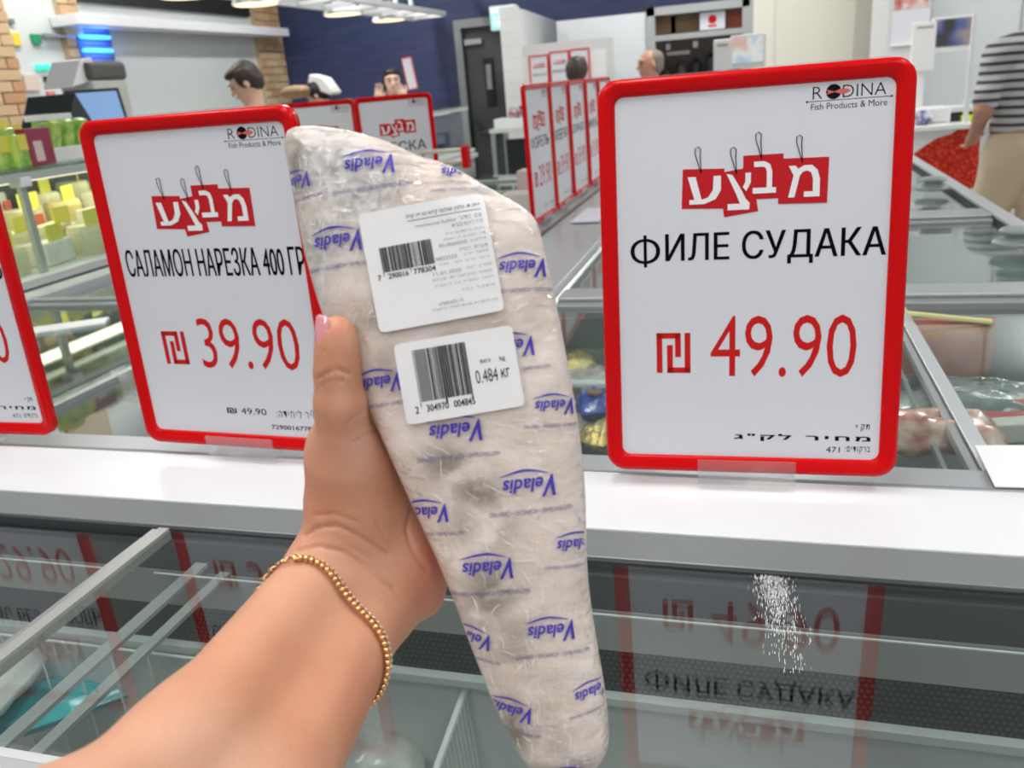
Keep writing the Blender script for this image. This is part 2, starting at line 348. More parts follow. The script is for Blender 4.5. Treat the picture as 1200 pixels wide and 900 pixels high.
def glyph(mb, ch, x0, x1, y0, y1, y):
    for poly in GL[ch]: mb.add([(x0+a*(x1-x0), y, y0+b*(y1-y0)) for a, b in poly], [tuple(range(len(poly)))])
def price_sign(loc, rz, lean, label, group, title, price, title_box=(.045, .985), tbold=.0, mode='full', small=None, cat='price sign', clip=True, back=True):
    t = thing('price_sign', label, cat, loc, rz, group); t.rotation_euler = (-lean, 0, rz)
    global FR_ME
    if FR_ME is None: o = frame_mb().build('red_frame', RED, t); FR_ME = o.data
    else: o = bpy.data.objects.new('red_frame', FR_ME); COL.objects.link(o); o.parent = t
    o.data.polygons.foreach_set('use_smooth', [True]*len(o.data.polygons))
    sh = MB(); P = rrect(SW-2*SB+.003, SH-2*SB+.003, .009, 4, 0, SH/2); sh.prism(P, -.0072, -.0058); sheet = sh.build('paper_insert', PAPER, t)
    MB().box(-SW/2+.012, SW/2-.012, -.005, -.001, .012, SH-.012).build('backing_board', mat('backing_grey', (.5, .5, .52), .6), t)
    y1 = -.00745; y2 = -.0077; y3 = -.0079
    # four hanging promo tags with one Hebrew letter each
    q = [(.235, .385, .215, .325, 2, .0, 'ע', .30, .27), (.375, .50, .222, .345, -8, .0, 'צ', .44, .285), (.455, .60, .185, .305, 0, .0, 'ב', .53, .245), (.585, .765, .200, .322, 1, .0, 'מ', .68, .26)]
    gl = [(.255, .375, .236, .312), (.395, .485, .232, .332), (.49, .575, .203, .290), (.62, .735, .220, .305)]
    tags = MB(); let = MB(); lp = MB()
    yo = 0
    for (a, b, c, d, rot, _, ch, hx, hz), (ga, gb, gc, gd) in zip(q, gl):
        yy = y1-yo*.0001; yo += 1
        cx, cz = (sx(a)+sx(b))/2, (sz(c)+sz(d))/2; r = math.radians(rot); pts = []
        for dx, dz in ((-1, -1), (1, -1), (1, 1), (-1, 1)):
            X, Z = dx*(sx(b)-sx(a))/2, dz*(sz(c)-sz(d))/2; pts.append((cx+X*math.cos(r)+Z*math.sin(r), cz-X*math.sin(r)+Z*math.cos(r)) if rot else (cx+X, cz+Z))
        tags.add([(x, yy, z) for x, z in pts], [(0, 1, 2, 3)])
        glyph(let, ch, sx(ga), sx(gb), sz(gd), sz(gc), y2-.0004)
        if mode == 'full':
            hx = (a+b)/2-.01; top = c-.062; pz = c+.012
            L = [(sx(hx+.004), sz(pz)), (sx(hx-.018), sz(top+.02)), (sx(hx-.018), sz(top+.005)), (sx(hx-.008), sz(top)), (sx(hx+.002), sz(top+.006)), (sx(hx+.0), sz(top+.025)), (sx(hx+.004), sz(pz))]
            MB().tube([(x, y2-.0004, z) for x, z in L], .00045, 4).build('tag_string', BLACK, sheet)
    tags.build('promo_tag', TAGRED, sheet, fix=False); let.build('promo_letters', WINK, sheet, fix=False)
    tt = MB()
    if title[0] == 'Ф':      # round letter with its stem, drawn as ring and bar
        a, b = sx(title_box[0]), sx(title_box[0]+.108); put_text(tt, 'О', a, b, sz(.472), sz(.402), flat(y1)); m_ = (a+b)/2
        tt.add([(m_-.0018, y1, sz(.482)), (m_+.0018, y1, sz(.482)), (m_+.0018, y1, sz(.392)), (m_-.0018, y1, sz(.392))], [(0, 1, 2, 3)])
        title = title[1:]; title_box = (title_box[0]+.128, title_box[1])
    for dx_ in (-.00045, .00045): put_text(tt, title, dx_+sx(title_box[0]), dx_+sx(title_box[1]), sz(.482), sz(.39), flat(y1), .0); tt.build('product_name', BLACK, sheet, fix=False)
    pr = MB()
    put_text(pr, price, sx(.338), sx(.895), sz(.785), sz(.62), flat(y1), -.004)
    # shekel sign drawn from its strokes
    X0, X1, Zt, Zb = sx(.135), sx(.262), sz(.665), sz(.775); wd = (X1-X0); s_ = .17*wd
    for (a, b, c, d) in ((X0, X0+s_, Zb, Zt), (X0, X0+.68*wd, Zt-s_, Zt), (X0+.60*wd-s_*.3, X0+.60*wd+s_*.7, Zb+.40*(Zt-Zb), Zt), (X0+.31*wd, X0+.31*wd+s_, Zb, Zt-.30*(Zt-Zb)), (X0+.31*wd, X1, Zb, Zb+s_), (X1-s_, X1, Zb, Zt)):
        pr.add([(a, y1, c), (b, y1, c), (b, y1, d), (a, y1, d)], [(0, 1, 2, 3)])
    pr.build('price', REDINK, sheet, fix=False)
    fp = MB()
    for (s, a, b, c, d, bo) in (small or ((HB('תקף'), .905, .96, .927, .908, .01), (HB('מחיר לק"ג'), .43, .965, .957, .937, .03), (HB('ברקודים:'), .865, .965, .985, .966, .01), ('471', .79, .845, .983, .968, .0))):
        put_text(fp, s, sx(a), sx(b), sz(c), sz(d), flat(y1), bo)
    fp.build('fine_print', BLACK, sheet, fix=False)
    lg = MB(); put_text(lg, 'R', sx(.70), sx(.735), sz(.045), sz(.012), flat(y1), -.012); put_text(lg, 'DINA', sx(.808), sx(.965), sz(.045), sz(.012), flat(y1), -.012)
    put_text(lg, 'Fish Products & More', sx(.695), sx(.97), sz(.074), sz(.057), flat(y1), -.004)
    lg.add([(sx(.675), y1, sz(.0515)), (sx(.99), y1, sz(.0515)), (sx(.99), y1, sz(.0500)), (sx(.675), y1, sz(.0500))], [(0, 1, 2, 3)])
    for cx in (.68, .985): lg.add([(sx(cx)+.0011*math.cos(a), y1-.0001, sz(.0508)+.0011*math.sin(a)) for a in [k*math.pi/4 for k in range(8)]], [tuple(range(8))])
    cx, cz, r = sx(.775), sz(.028), .0075
    lg.add([(cx+r*math.cos(a), y1-.0001, cz+r*math.sin(a)) for a in [k*math.pi/10 for k in range(20)]], [tuple(range(20))])
    lg.build('shop_logo', BLACK, sheet, fix=False)
    fi = MB(); cf = sx(.80)
    body = [(cf-.006, 0), (cf-.014, .0025), (cf-.012, 0), (cf-.014, -.0028), (cf-.006, -.0005), (cf, -.0026), (cf+.006, -.0022), (cf+.010, 0), (cf+.006, .0022), (cf, .0026)]
    fi.add([(x, y1-.0003, cz+z) for x, z in body], [tuple(range(len(body)))]); fi.build('logo_fish', mat('fish_pink_ink', (.70, .12, .12), .5), sheet, fix=False)
    if clip:
        c = MB(); c.box(-.055, .055, -.0175, -.0155, -.012, .016); c.box(-.055, .055, .002, .004, -.012, .016); c.box(-.055, .055, -.0175, .004, -.0135, -.012)
        c.build('clear_clip', CLEAR, t)
    if mode == 'full': MB().box(-SW/2+.025, SW/2-.025, -.004, -.002, SH-.002, SH+.0022).build('clear_cover_edge', CLEAR, t)
    return t
SG = 'red framed price signs standing on the front rail'
price_sign((-.0098, .9409, .9989), .0321, .1138, 'red framed price sign for zander fillet at 49.90, right of the hand', SG, 'ФИЛЕ СУДАКА', '49.90', (.045, .99), .0)
price_sign((-.6915, .9494, 1.0013), -.0452, .0196, 'red framed price sign for sliced salmon 400 g at 39.90, left of the hand', SG, 'САЛАМОН НАРЕЗКА 400 ГР', '39.90', (.03, 1.0), .0,
           small=((HB('תקף'), .905, .96, .927, .908, .01), (HB('מחיר ליחידה:'), .70, .965, .938, .912, .0), ('49.90', .50, .645, .934, .913, .0), ('₪', .42, .475, .933, .915, .012), ('7290016778908', .66, .965, .978, .964, .012)))
price_sign((-1.1914, .9596, 1.0004), .0263, .0188, 'red framed price sign cut off by the left edge, its price ending in 0', SG, 'КАРАС БЕЗ ГОЛОВЬ', '29.90', (.03, .985), .0)
sc_ = thing('sign_clip', 'clear plastic clip on the lower left edge of the salmon sign', 'clip', Yp(160, 452, .955)); q = MB(); q.box(-.012, .010, -.018, -.016, -.02, .02); q.box(-.012, -.010, -.016, .012, -.02, .02); q.box(-.035, -.010, .004, .006, .008, .014); q.box(-.030, -.010, .004, .006, -.018, -.012); q.build('clip_body', CLEAR, sc_)
# signs along the side island rail, facing right
for k in range(5):
    price_sign((-.725, 2.905+.335*k, .999), math.radians(90+(-1.5, 1, 0, 1.5, 0)[k]), .01, ['red framed price sign nearest to us in the row on the side rail', 'second nearest red sign of the row on the side rail', 'third red sign of the row on the side rail, before the fourth', 'fourth red sign of the row on the side rail, beside the big zander sign', 'farthest red sign of the side rail row, hidden behind the zander sign'][k], 'red framed signs in a row on the side rail',
               ['ФОРЕЛЬ', 'КРЕВЕТКИ', 'ДОРАДО', 'МАКРЕЛЬ', 'ХЕК'][k], ['29.90', '39.90', '59.90', '24.90', '19.90'][k], (.1, .9), .0, 'mid')
price_sign((-1.62, 3.05, 1.0), math.radians(1), .01, 'red framed sign peeking over the pack, directly right of the salmon sign', 'red framed signs on the second rail', 'ЛОСОСЬ', '99.90', (.1, .9), 0, 'mid')
price_sign((-1.325, 3.10, 1.0), math.radians(50), .01, 'red framed sign turned askew, second one behind the top of the pack', 'red framed signs on the second rail', 'ТРЕСКА', '69.90', (.1, .9), 0, 'mid')
# notices taped to the tiled wall: thin framed sheets
for k, x in enumerate((-1.775, -1.60, -1.43)):
    pw = (.165, .165, .165)[k]
    t = thing('framed_notice', ['leftmost of three red edged price notices on the white tiled wall', 'middle red edged price notice on the tiled wall, left of the dark haired head', 'right red edged price notice on the tiled wall, behind the dark haired head'][k], 'notice', (x+.0, 7.295, 1.26), 0, 'price notices on the tiled wall')
    hw = .083; zt = (.40, .415, .42)[k]
    fb = MB(); fb.box(-hw, hw, -.012, 0, 0, .01); fb.box(-hw, hw, -.012, 0, zt-.01, zt); fb.box(-hw, -hw+.01, -.012, 0, .01, zt-.01); fb.box(hw-.01, hw, -.012, 0, .01, zt-.01); fb.build('notice_frame', RED, t)
    MB().box(-hw+.01, hw-.01, -.006, 0, .01, zt-.01).build('sheet', PAPER, t)
    pr = MB(); put_text(pr, HB('מבצע'), -.05, .05, zt-.10, zt-.065, flat(-.0075), .05); put_text(pr, ['59.90', '39.90', '49.90'][k], -.045, .055, .13, .18, flat(-.0075), .02); pr.build('red_print', REDINK, t, fix=False)
    pr = MB(); put_text(pr, ['СЁМГА ФИЛЕ', 'ИКРА КЕТЫ', 'СКУМБРИЯ'][k], -.06, .06, zt-.165, zt-.14, flat(-.0075), .0); pr.build('black_print', BLACK, t, fix=False)

# ================================================================== FREEZERS
GZ = .963
liner = mat('freezer_liner', (.56, .60, .59), .4)
dliner = mat('freezer_liner_shadow_grey', (.30, .33, .33), .5)
# --- the front rail between the two rows
fr = thing('freezer_rail', 'long white and grey rail between the freezers, carrying the big signs', 'rail', (0, .88, .96))
def railpart(name, pts, m, x0=-2.6, x1=.66, root=None, bev=.0015):
    o = MB().prism(pts, x0, x1, 'x').build(name, m, None, bev); return rel(o, root or fr)
satin_white = mat('satin_white_strip', (.76, .77, .80), .32, bump=.03, bscale=200, stretch=(.02, 1, 1))
railpart('white_cover', [(.823, .9755), (.955, .9805), (.955, .955), (.823, .955)], satin_white)
railpart('rear_strip', [(.956, .9775), (1.012, .9775), (1.012, .95), (.956, .95)], mat('satin_grey_strip', (.42, .44, .47), .35, .3))
railpart('sign_groove', [(.950, .981), (.957, .9825), (.957, .97), (.950, .97)], STEEL)
railpart('front_lip', [(.778, .966), (.792, .9685), (.822, .9735), (.822, .94), (.778, .94)], mat('lip_aluminium', (.20, .22, .22), .35, .1))
railpart('seal', [(.772, .9655), (.7779, .9655), (.7779, .93), (.772, .93)], DARK)
railpart('back_edge', [(1.0125, .972), (1.022, .972), (1.022, .94), (1.0125, .94)], STEEL)
def freezer(name, label, x0, x1, y0, y1, bottom=.28, wall=None, band=False, rims=True):
    t = thing(name, label, 'freezer', ((x0+x1)/2, (y0+y1)/2, 0)); wall = wall or liner
    rel(MB().box(x0, x1, y0, y1, bottom-.02, bottom).build('floor_tray', wall), t)
    rel(MB().box(x0, x1, y1, y1+.012, bottom, .80 if band else .945).build('rear_liner', wall), t); rel(MB().box(x0, x1, y0-.012, y0, bottom, .945).build('front_liner', wall), t)
    rel(MB().box(x0-.012, x0, y0, y1, bottom, .945).build('side_liner', wall), t); rel(MB().box(x1, x1+.012, y0, y1, bottom, .945).build('side_liner', wall), t)
    rel(MB().box(x0, x1, y0, y1, 0, bottom-.021).build('cabinet', mat('cabinet_white', (.72, .73, .73), .4)), t)
    return t
# near freezer (under the hand)
nf = freezer('island_freezer', 'nearest freezer, its glass lid reflecting the big price signs', -2.2, .66, .428, .772, .30, mat('near_liner', (.66, .67, .66), .45), True)
rel(MB().box(-2.2, .66, .765, .772, .857, .908).build('upper_band', mat('band_grey', (.36, .36, .34), .5)), nf)
rel(MB().box(-2.2, .66, .766, .772, .9085, .95).build('dark_reflection', mat('reflection_dark', (.045, .05, .055), .5)), nf)  # dark reflection in the lid, painted as a strip on the liner
gm = mat('grille_black', (.012, .013, .013), .6)
rel(MB().box(-2.2, .66, .768, .774, .80, .857).build('air_grille', gm), nf)
gh = MB()
for i in range(-44, 135):
    for j in range(8):
        x = -.2+(i-44)*.0068+(.0034 if j % 2 else 0); z = .804+j*.0068
        gh.add([(x+.0022*math.cos(a), .7674, z+.0022*math.sin(a)) for a in [k*math.pi/3 for k in range(6)]], [tuple(range(6))])
rel(gh.build('grille_holes', mat('grille_mesh_grey', (.06, .065, .065), .5), kind='stuff', fix=False), nf)
rel(MB().box(-2.2, .66, .755, .768, .790, .800).build('grille_lip', mat('lip_grey', (.6, .63, .62), .4)), nf)
rel(MB().box(-2.2, .66, .36, .410, .93, .966).build('near_rim', ALU, None, .003), nf)
rel(MB().box(-2.2, .66, .410, .424, .93, .958).build('inner_rim', mat('rim_light', (.62, .64, .64), .4)), nf)
# sliding glass lids with their edge frames
def lid(root, x0, x1, y0, y1, z, name='glass_lid', m=None):
    return rel(MB().box(x0, x1, y0, y1, z-.004, z).build(name, m or (GLASS if root is nf else FARGLASS)), root)
EDGE = mat('glass_edge_green', (.55, .66, .62), .15)
lid(nf, -.695, .66, .424, .771, GZ); lid(nf, -2.2, -.715, .424, .771, GZ-.007)
rel(MB().box(-.712, -.697, .424, .771, GZ-.012, GZ+.003).build('lid_frame', mat('lid_frame_alu', (.40, .42, .39), .35, .2)), nf)
rel(MB().box(-.722, -.7145, .424, .771, GZ-.010, GZ+.0005).build('lid_frame', STEEL), nf)
rel(MB().box(-.69, .66, .7205, .7225, GZ-.030, GZ-.0285).build('inner_glass_edge', mat('bright_edge', (.75, .80, .80), .3)), nf)
rel(MB().box(-2.2, -.72, .7205, .7225, GZ-.030, GZ-.0285).build('inner_glass_edge', mat('bright_edge', (.75, .80, .80), .3)), nf)
rel(MB().box(-.665, -.648, .424, .771, GZ-.045, GZ-.040).build('runner', mat('runner_grey', (.36, .38, .37), .4)), nf)
rel(MB().box(-.632, -.618, .424, .771, GZ-.055, GZ-.050).build('runner', mat('runner_grey', (.36, .38, .37), .4)), nf)
# scratches on the lid, coloured white to paint the lamp streak they scatter
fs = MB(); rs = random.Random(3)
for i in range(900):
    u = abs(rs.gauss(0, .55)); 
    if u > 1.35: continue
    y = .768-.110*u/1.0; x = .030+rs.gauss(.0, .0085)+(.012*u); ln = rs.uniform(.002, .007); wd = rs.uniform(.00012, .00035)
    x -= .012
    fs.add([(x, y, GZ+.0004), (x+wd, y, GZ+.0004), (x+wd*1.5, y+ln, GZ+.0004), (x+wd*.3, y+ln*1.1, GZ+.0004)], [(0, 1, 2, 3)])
rel(fs.build('lamp_streak_scratches', mat('lamp_streak_white', (.95, .97, .98), .4), kind='stuff', fix=False), nf)
# wire baskets
wire = mat('white_wire', (.80, .82, .82), .35)
wb = thing('wire_basket', 'white wire basket under the glass at lower left, holding the teal bag', 'basket', (-.8, .6, .45))
w_ = MB()
for i in range(8): w_.tube([(-1.0+i*.06, .745, .50), (-1.0+i*.06, .748, .79)], .0013, 6)
rel(w_.build('rods', wire), wb); rel(MB().tube([(-1.02, .748, .79), (-.52, .748, .79), (-.52, .45, .79), (-1.02, .45, .79), (-1.02, .748, .79)], .002, 6).build('top_rim', wire), wb)
w_ = MB(); 
for i in range(10): w_.tube([(-.52, .45+i*.03, .50), (-.52, .45+i*.03, .80)], .0016, 6)
rel(w_.build('rods', wire), wb)
wd2 = thing('wire_divider', 'white wire divider under the glass beside the tail of the pack', 'basket', (-.33, .6, .5))
a, b = Zp(548, 800, .78), Zp(510, 905, .72)
dv = MB(); dv.tube([a, b], .0045, 8); rel(dv.build('top_bar', wire), wd2)
dv = MB()
for i in range(12): p = a+(b-a)*(i/11.); dv.tube([p, p+np.array([.015, 0, -.3])], .0016, 6)
rel(dv.build('rods', wire), wd2)

# --- bags and boxes
def pillow(name, c, size, m, rz=0., amp=.10, seed=0, tilt=(0, 0), n=18, crimp=True):
    """a filled bag: closed, lumpy, with flat crimped ends"""
    V = []; Fc = []; a_, b_, t_ = size[0]/2, size[1]/2, size[2]/2
    for side in (1, -1):
        for i in range(n+1):
            for j in range(n+1):
                u, v = i/n*2-1, j/n*2-1; e = max(0, (1-abs(u)**4)*(1-abs(v)**3))**.5
                if crimp and abs(v) > .86: e = .05
                w_ = noise.noise(Vector((u*2.2+seed, v*2.2, side*.7)))*amp*3+noise.noise(Vector((u*6+seed, v*6, side)))*amp
                V.append((a_*u*(1-.06*abs(v))*(1+.03*noise.noise(Vector((v*3, seed, 0)))), b_*v, side*t_*e*(1+w_)))
    def id_(s, i, j): return s*(n+1)**2+i*(n+1)+j
    for i in range(n):
        for j in range(n):
            Fc.append((id_(0, i, j), id_(0, i+1, j), id_(0, i+1, j+1), id_(0, i, j+1))); Fc.append((id_(1, i, j), id_(1, i, j+1), id_(1, i+1, j+1), id_(1, i+1, j)))
    for i in range(n):
        Fc.append((id_(0, i, 0), id_(1, i, 0), id_(1, i+1, 0), id_(0, i+1, 0))); Fc.append((id_(0, i, n), id_(0, i+1, n), id_(1, i+1, n), id_(1, i, n)))
        Fc.append((id_(0, 0, i), id_(0, 0, i+1), id_(1, 0, i+1), id_(1, 0, i))); Fc.append((id_(0, n, i), id_(1, n, i), id_(1, n, i+1), id_(0, n, i+1)))
    o = MB().add(V, Fc).build(name, m, None, smooth=True); o.location = tuple(map(float, c)); o.rotation_euler = (tilt[0], tilt[1], rz); return o
def carton(name, c, size, m, label, cat, rz=0., group=None, prints=(), tilt=0.):
    t = thing(name, label, cat, c, rz, group); t.rotation_euler = (tilt, 0, rz)
    MB().box(-size[0]/2, size[0]/2, -size[1]/2, size[1]/2, 0, size[2]).build('carton', m, t, .002)
    for (pn, x0, x1, z0, z1, pm) in prints: MB().box(size[0]*(x0-.5), size[0]*(x1-.5), -size[1]/2-.0012, -size[1]/2, size[2]*z0, size[2]*z1).build(pn, pm, t)
    return t
bagm = lambda n, c, c2=None, r=.25: mat(n, c, r, coat=.5, bump=.6, bscale=45, bdist=.003, var=.5, vscale=16, col2=c2)
tag(pillow('fish_bag', Zp(80, 815, .69)+np.array([0, 0, -.0]), (.24, .10, .04), bagm('teal_bag', (.01, .36, .42), (.02, .55, .60)), .75, seed=1), 'teal plastic bag of fish under the glass at lower left', 'bag')
tag(pillow('ice_glazed_bag', Zp(425, 885, .66), (.16, .14, .07), bagm('silver_bag', (.25, .24, .22), (.60, .60, .58)), .4, seed=2), 'dark silvery bag under the glass beside the bracelet', 'bag')
tag(pillow('fish_bag', Zp(-10, 800, .74), (.10, .16, .05), bagm('white_print_bag', (.66, .66, .62), (.8, .8, .78)), .2, seed=9), 'pale bag with grey print cut off by the left edge under the glass', 'bag')

# --- freezer behind the front rail, right of the side rail
f2 = freezer('island_freezer', 'freezer behind the zander sign with bags of meat under glass', -.44, .643, 1.036, 1.795, .45, mat('mid_liner', (.26, .29, .28), .45))
lid(f2, -.43, .262, 1.024, 1.805, GZ); lid(f2, .285, .655, 1.024, 1.805, GZ-.006)
rel(MB().box(.264, .285, 1.022, 1.808, GZ-.014, GZ+.006).build('lid_frame', mat('lid_frame_bright', (.62, .65, .68), .3, .4), None, .001), f2)
rel(MB().box(.252, .262, 1.022, 1.808, GZ-.012, GZ+.0015).build('lid_frame', STEEL), f2)
rel(MB().box(.232, .238, 1.03, 1.80, GZ-.03, GZ-.02).build('runner', STEEL), f2)
def crossrim(x0, x1, y0, y1, label, root=None):
    t = thing('freezer_cross_rim', label, 'rim', ((x0+x1)/2, (y0+y1)/2, .9), 0)
    rel(MB().box(x0, x1, y0, y1, .90, .972).build('rim_body', mat('rim_grey', (.30, .33, .33), .35, .3), None, .004), t)
    rel(MB().box(x0, x1, y0+.03, y1-.05, .972, .982).build('raised_strip', mat('rim_strip', (.44, .47, .47), .3, .4), None, .003), t); return t
crossrim(-.44, .655, 1.812, 1.975, 'wide grey rim crossing behind the meat freezer right of the zander sign')
f3 = freezer('island_freezer', 'second freezer back on the right, blue bags under its glass', -.44, .643, 1.99, 2.72, .5)
lid(f3, -.43, .655, 1.976, 2.715, GZ)
crossrim(-.44, .655, 2.735, 2.93, 'second grey cross rim, farther back above the blue bags')
f4 = freezer('island_freezer', 'farthest freezer of the right island, ending by the caviar counter', -.44, .643, 2.95, 4.45, .5, mat('far_liner', (.5, .53, .53), .5))
lid(f4, -.43, .655, 2.93, 4.45, GZ)
t = thing('outer_rim', 'grey outer long rim of the right island in front of the striped shirt man', 'rim', (.68, 3, .9))
rel(MB().box(.657, .70, 1.0, 4.6, .88, .985).build('rim_body', ALU, None, .004), t); rel(MB().box(.6555, .6568, 1.03, 4.6, .93, .976).build('inner_edge', DARK), t); rel(MB().box(.70, .715, 1.0, 4.6, .05, .93).build('side_panel', mat('cabinet_white', ()), None), t)
for (p, lb) in ((Zp(1093, 222, .982), 'round grey hub on the far part of the right island'), (Zp(1192, 287, .982), 'round grey hub on the outer rim near the right edge')):
    t = thing('round_hub', lb, 'hub', p); hm = mat('hub_grey', (.28, .33, .33), .35)
    MB().lathe((0, 0, 0), [(.055, 0), (.057, .008), (.05, .014), (.03, .018), (.028, .03)], 28).build('base', hm, t, smooth=False); MB().lathe((0, 0, .03), [(.04, 0), (.043, .006), (.036, .012), (.012, .016)], 28).build('cap', hm, t)
# contents of the meat freezer
p = Yp(1108, 412, 1.72)
o = pillow('meat_block', p, (.17, .135, .07), mat('pink_frozen_meat', (.55, .17, .13), .4, coat=.3, var=.5, vscale=14, col2=(.62, .32, .26), bump=.4, bscale=20, bdist=.004), .03, .04, 3, tilt=(math.pi/2, 0), crimp=False); tag(o, 'large pink frozen block standing under the glass right of the zander sign', 'meat')
tag(MB().obox(Yp(1112, 372, 1.70), (.15, .012, .008), rotz(.0)@np.array([[math.cos(.12), 0, math.sin(.12)], [0, 1, 0], [-math.sin(.12), 0, math.cos(.12)]])).build('yellow_wrap_edge', mat('yellow_edge', (.66, .66, .30), .4), None, .002), 'yellow folded wrap edge on top of the pink frozen block', 'wrap')
silver = mat('silver_foil', (.20, .21, .22), .16, .6, bump=1., bscale=38, bdist=.006, var=.7, vscale=9, col2=(.80, .83, .84))
tag(pillow('foil_bag', Yp(1118, 462, 1.50), (.30, .10, .05), silver, -.15, .14, 4), 'crumpled silver foil bag in front of the pink frozen block', 'bag')
clearbag = mat('frosty_bag', (.42, .46, .46), .2, coat=.6, bump=.9, bscale=30, bdist=.005, var=.6, vscale=12, col2=(.10, .13, .13))
tag(pillow('frosty_bag', Yp(1112, 482, 1.36), (.26, .12, .05), clearbag, .1, .14, 5), 'grey frosted bag lying in front of the silver foil bag', 'bag')
redmeat = mat('red_meat_pieces', (.28, .06, .035), .3, coat=.5, bump=.8, bscale=40, bdist=.004, var=.6, vscale=34, col2=(.62, .48, .40))
tag(pillow('meat_tray', Yp(1085, 505, 1.22), (.20, .11, .05), redmeat, 0, .14, 6, crimp=False), 'bag of red and white meat pieces right beside the edge of the zander sign', 'meat')
tag(pillow('meat_tray', (-.10, 1.45, .78), (.30, .20, .08), redmeat, .3, .14, 16, crimp=False), 'bag of red meat pieces hidden behind the zander sign', 'meat')
t = carton('fish_carton', Zp(1180, 500, .90), (.17, .12, .03), mat('carton_cream', (.66, .64, .58), .5), 'cream carton with a red label under the glass near the right edge', 'carton', .25, None, (), .0)
MB().box(-.045, .04, -.03, .03, .030, .0312).build('red_label', mat('label_red', (.60, .05, .04), .5), t)
t = carton('fish_carton', Zp(1125, 518, .89)+np.array([0, .03, 0]), (.10, .05, .02), mat('carton_cream', ()), 'small cream carton at the front of the meat freezer by the white card', 'carton', .1)
MB().box(-.03, .0, -.015, .015, .02, .0212).build('red_label', mat('label_red', ()), t)
bk = thing('wire_basket', 'white wire basket rim along the front of the meat freezer', 'basket', (.1, 1.06, .8))
q = MB(); q.tube([(-.42, 1.055, .87), (.62, 1.055, .87)], .006, 8); q.tube([(-.42, 1.055, .83), (.62, 1.055, .83)], .003, 6)
rel(q.build('top_rim', wire), bk); q = MB()
for i in range(34): q.tube([(-.4+i*.03, 1.055, .60), (-.4+i*.03, 1.055, .87)], .0018, 6)
rel(q.build('rods', wire), bk)
foil = mat('gold_foil', (.72, .50, .14), .22, .7, bump=1., bscale=45, bdist=.006, var=.5, vscale=20, col2=(.9, .75, .4))
bluebag = mat('blue_bag', (.02, .05, .42), .25, coat=.5, bump=.6, bscale=30, bdist=.003)
ice = mat('shrimp_bag', (.50, .40, .36), .25, coat=.5, bump=.9, bscale=40, bdist=.004, var=.7, vscale=22, col2=(.72, .68, .66))
for (px, py, z, s, m_, lb, rz_) in ((672, 428, .86, (.10, .10, .05), foil, 'crumpled gold foil bag just right of the pack', .4), (684, 455, .84, (.16, .12, .07), ice, 'bag of pale brown seafood right of the pack', .8), (700, 474, .88, (.075, .09, .05), bluebag, 'small blue bag with a brown emblem left of the zander sign', .3), (710, 508, .86, (.10, .07, .04), foil, 'gold bag below the small blue bag', 1.0), (684, 500, .83, (.10, .08, .04), ice, 'pale seafood bag at the front left of the meat freezer', .2), (690, 392, .84, (.22, .16, .05), mat('clear_wrap_bag', (.50, .55, .52), .2, coat=.6, bump=.8, bscale=30, bdist=.004, var=.4, vscale=10), 'clear grey wrapped bag farther back left of the zander sign', .2)):
    o = tag(pillow('seafood_bag', Zp(px, py, z), s, m_, rz_, .13, seed=px*.1), lb, 'bag')
    if m_ is bluebag:
        MB().lathe((-.005, -.01, .0275), [(.014, 0), (.014, .002), (.001, .0022)], 20).build('emblem', mat('brown_emblem', (.30, .12, .06), .5), o); 
# white plastic strips across the basket (they read as white bars)
for (y_, lb) in ((1.16, 'front white divider bar across the seafood bags left of the zander sign'), (1.55, 'rear white divider bar across the seafood bags left of the zander sign')):
    tag(MB().box(-.43, .02, y_-.012, y_+.012, .875, .885).build('divider_bar', mat('bar_white', (.88, .89, .93), .3), None, .002), lb, 'divider')
# contents of the second and third freezers on the right
for (px, py, z, s, c, c2, lb) in ((1130, 290, .80, (.30, .12, .05), (.20, .30, .50), (.55, .62, .70), 'pale blue bag under the glass below the second rim'), (1160, 268, .80, (.30, .2, .05), (.30, .38, .52), (.6, .65, .72), 'blue grey bag under glass, higher of the two right of the zander sign'), (1190, 300, .80, (.2, .12, .05), (.32, .38, .44), (.6, .64, .68), 'grey bag at the right edge under the second glass'), (1133, 262, .84, (.07, .05, .03), (.62, .14, .06), (.7, .2, .1), 'small orange red pack among the blue bags')):
    tag(pillow('frozen_bag', Zp(px, py, z), s, bagm('m_%d' % px, c, c2), .1, .12, seed=px*.3), lb, 'bag')
rk = thing('wire_rack', 'white wire rack corner under the second glass beside the zander sign', 'rack', Zp(1085, 300, .80))
q = MB(); p0 = Zp(1085, 300, .80)
for dx in (-.05, 0, .03, .06): q.tube([p0+np.array([dx, 0, -.1]), p0+np.array([dx, .02, .12])], .004, 6)
q.tube([p0+np.array([-.06, .02, .12]), p0+np.array([.07, .02, .12])], .005, 6); q.tube([p0+np.array([.07, .02, .12]), p0+np.array([.07, .35, .12])], .004, 6); rel(q.build('rods', wire), rk)
tag(carton('fish_carton', Zp(1092, 252, .85), (.24, .16, .04), mat('grey_print_box', (.50, .52, .52), .5), 'grey box with dark lettering at the back of the right island', 'carton', 0.), 'grey box with dark lettering at the back of the right island', 'carton')
# white card lying on the rail, right
cdp = [Zp(1142, 523, .984), Zp(1166, 571, .984), Zp(1262, 574, .984), Zp(1240, 523, .984)]
tag(MB().add([tuple(p) for p in cdp]+[(p[0], p[1], p[2]+.0015) for p in cdp], [(0, 1, 2, 3), (4, 5, 6, 7), (0, 1, 5, 4), (1, 2, 6, 5), (2, 3, 7, 6), (3, 0, 4, 7)]).build('blank_card', mat('card_white', (.86, .87, .88), .4)), 'blank white card lying on the front rail at the right edge', 'card')
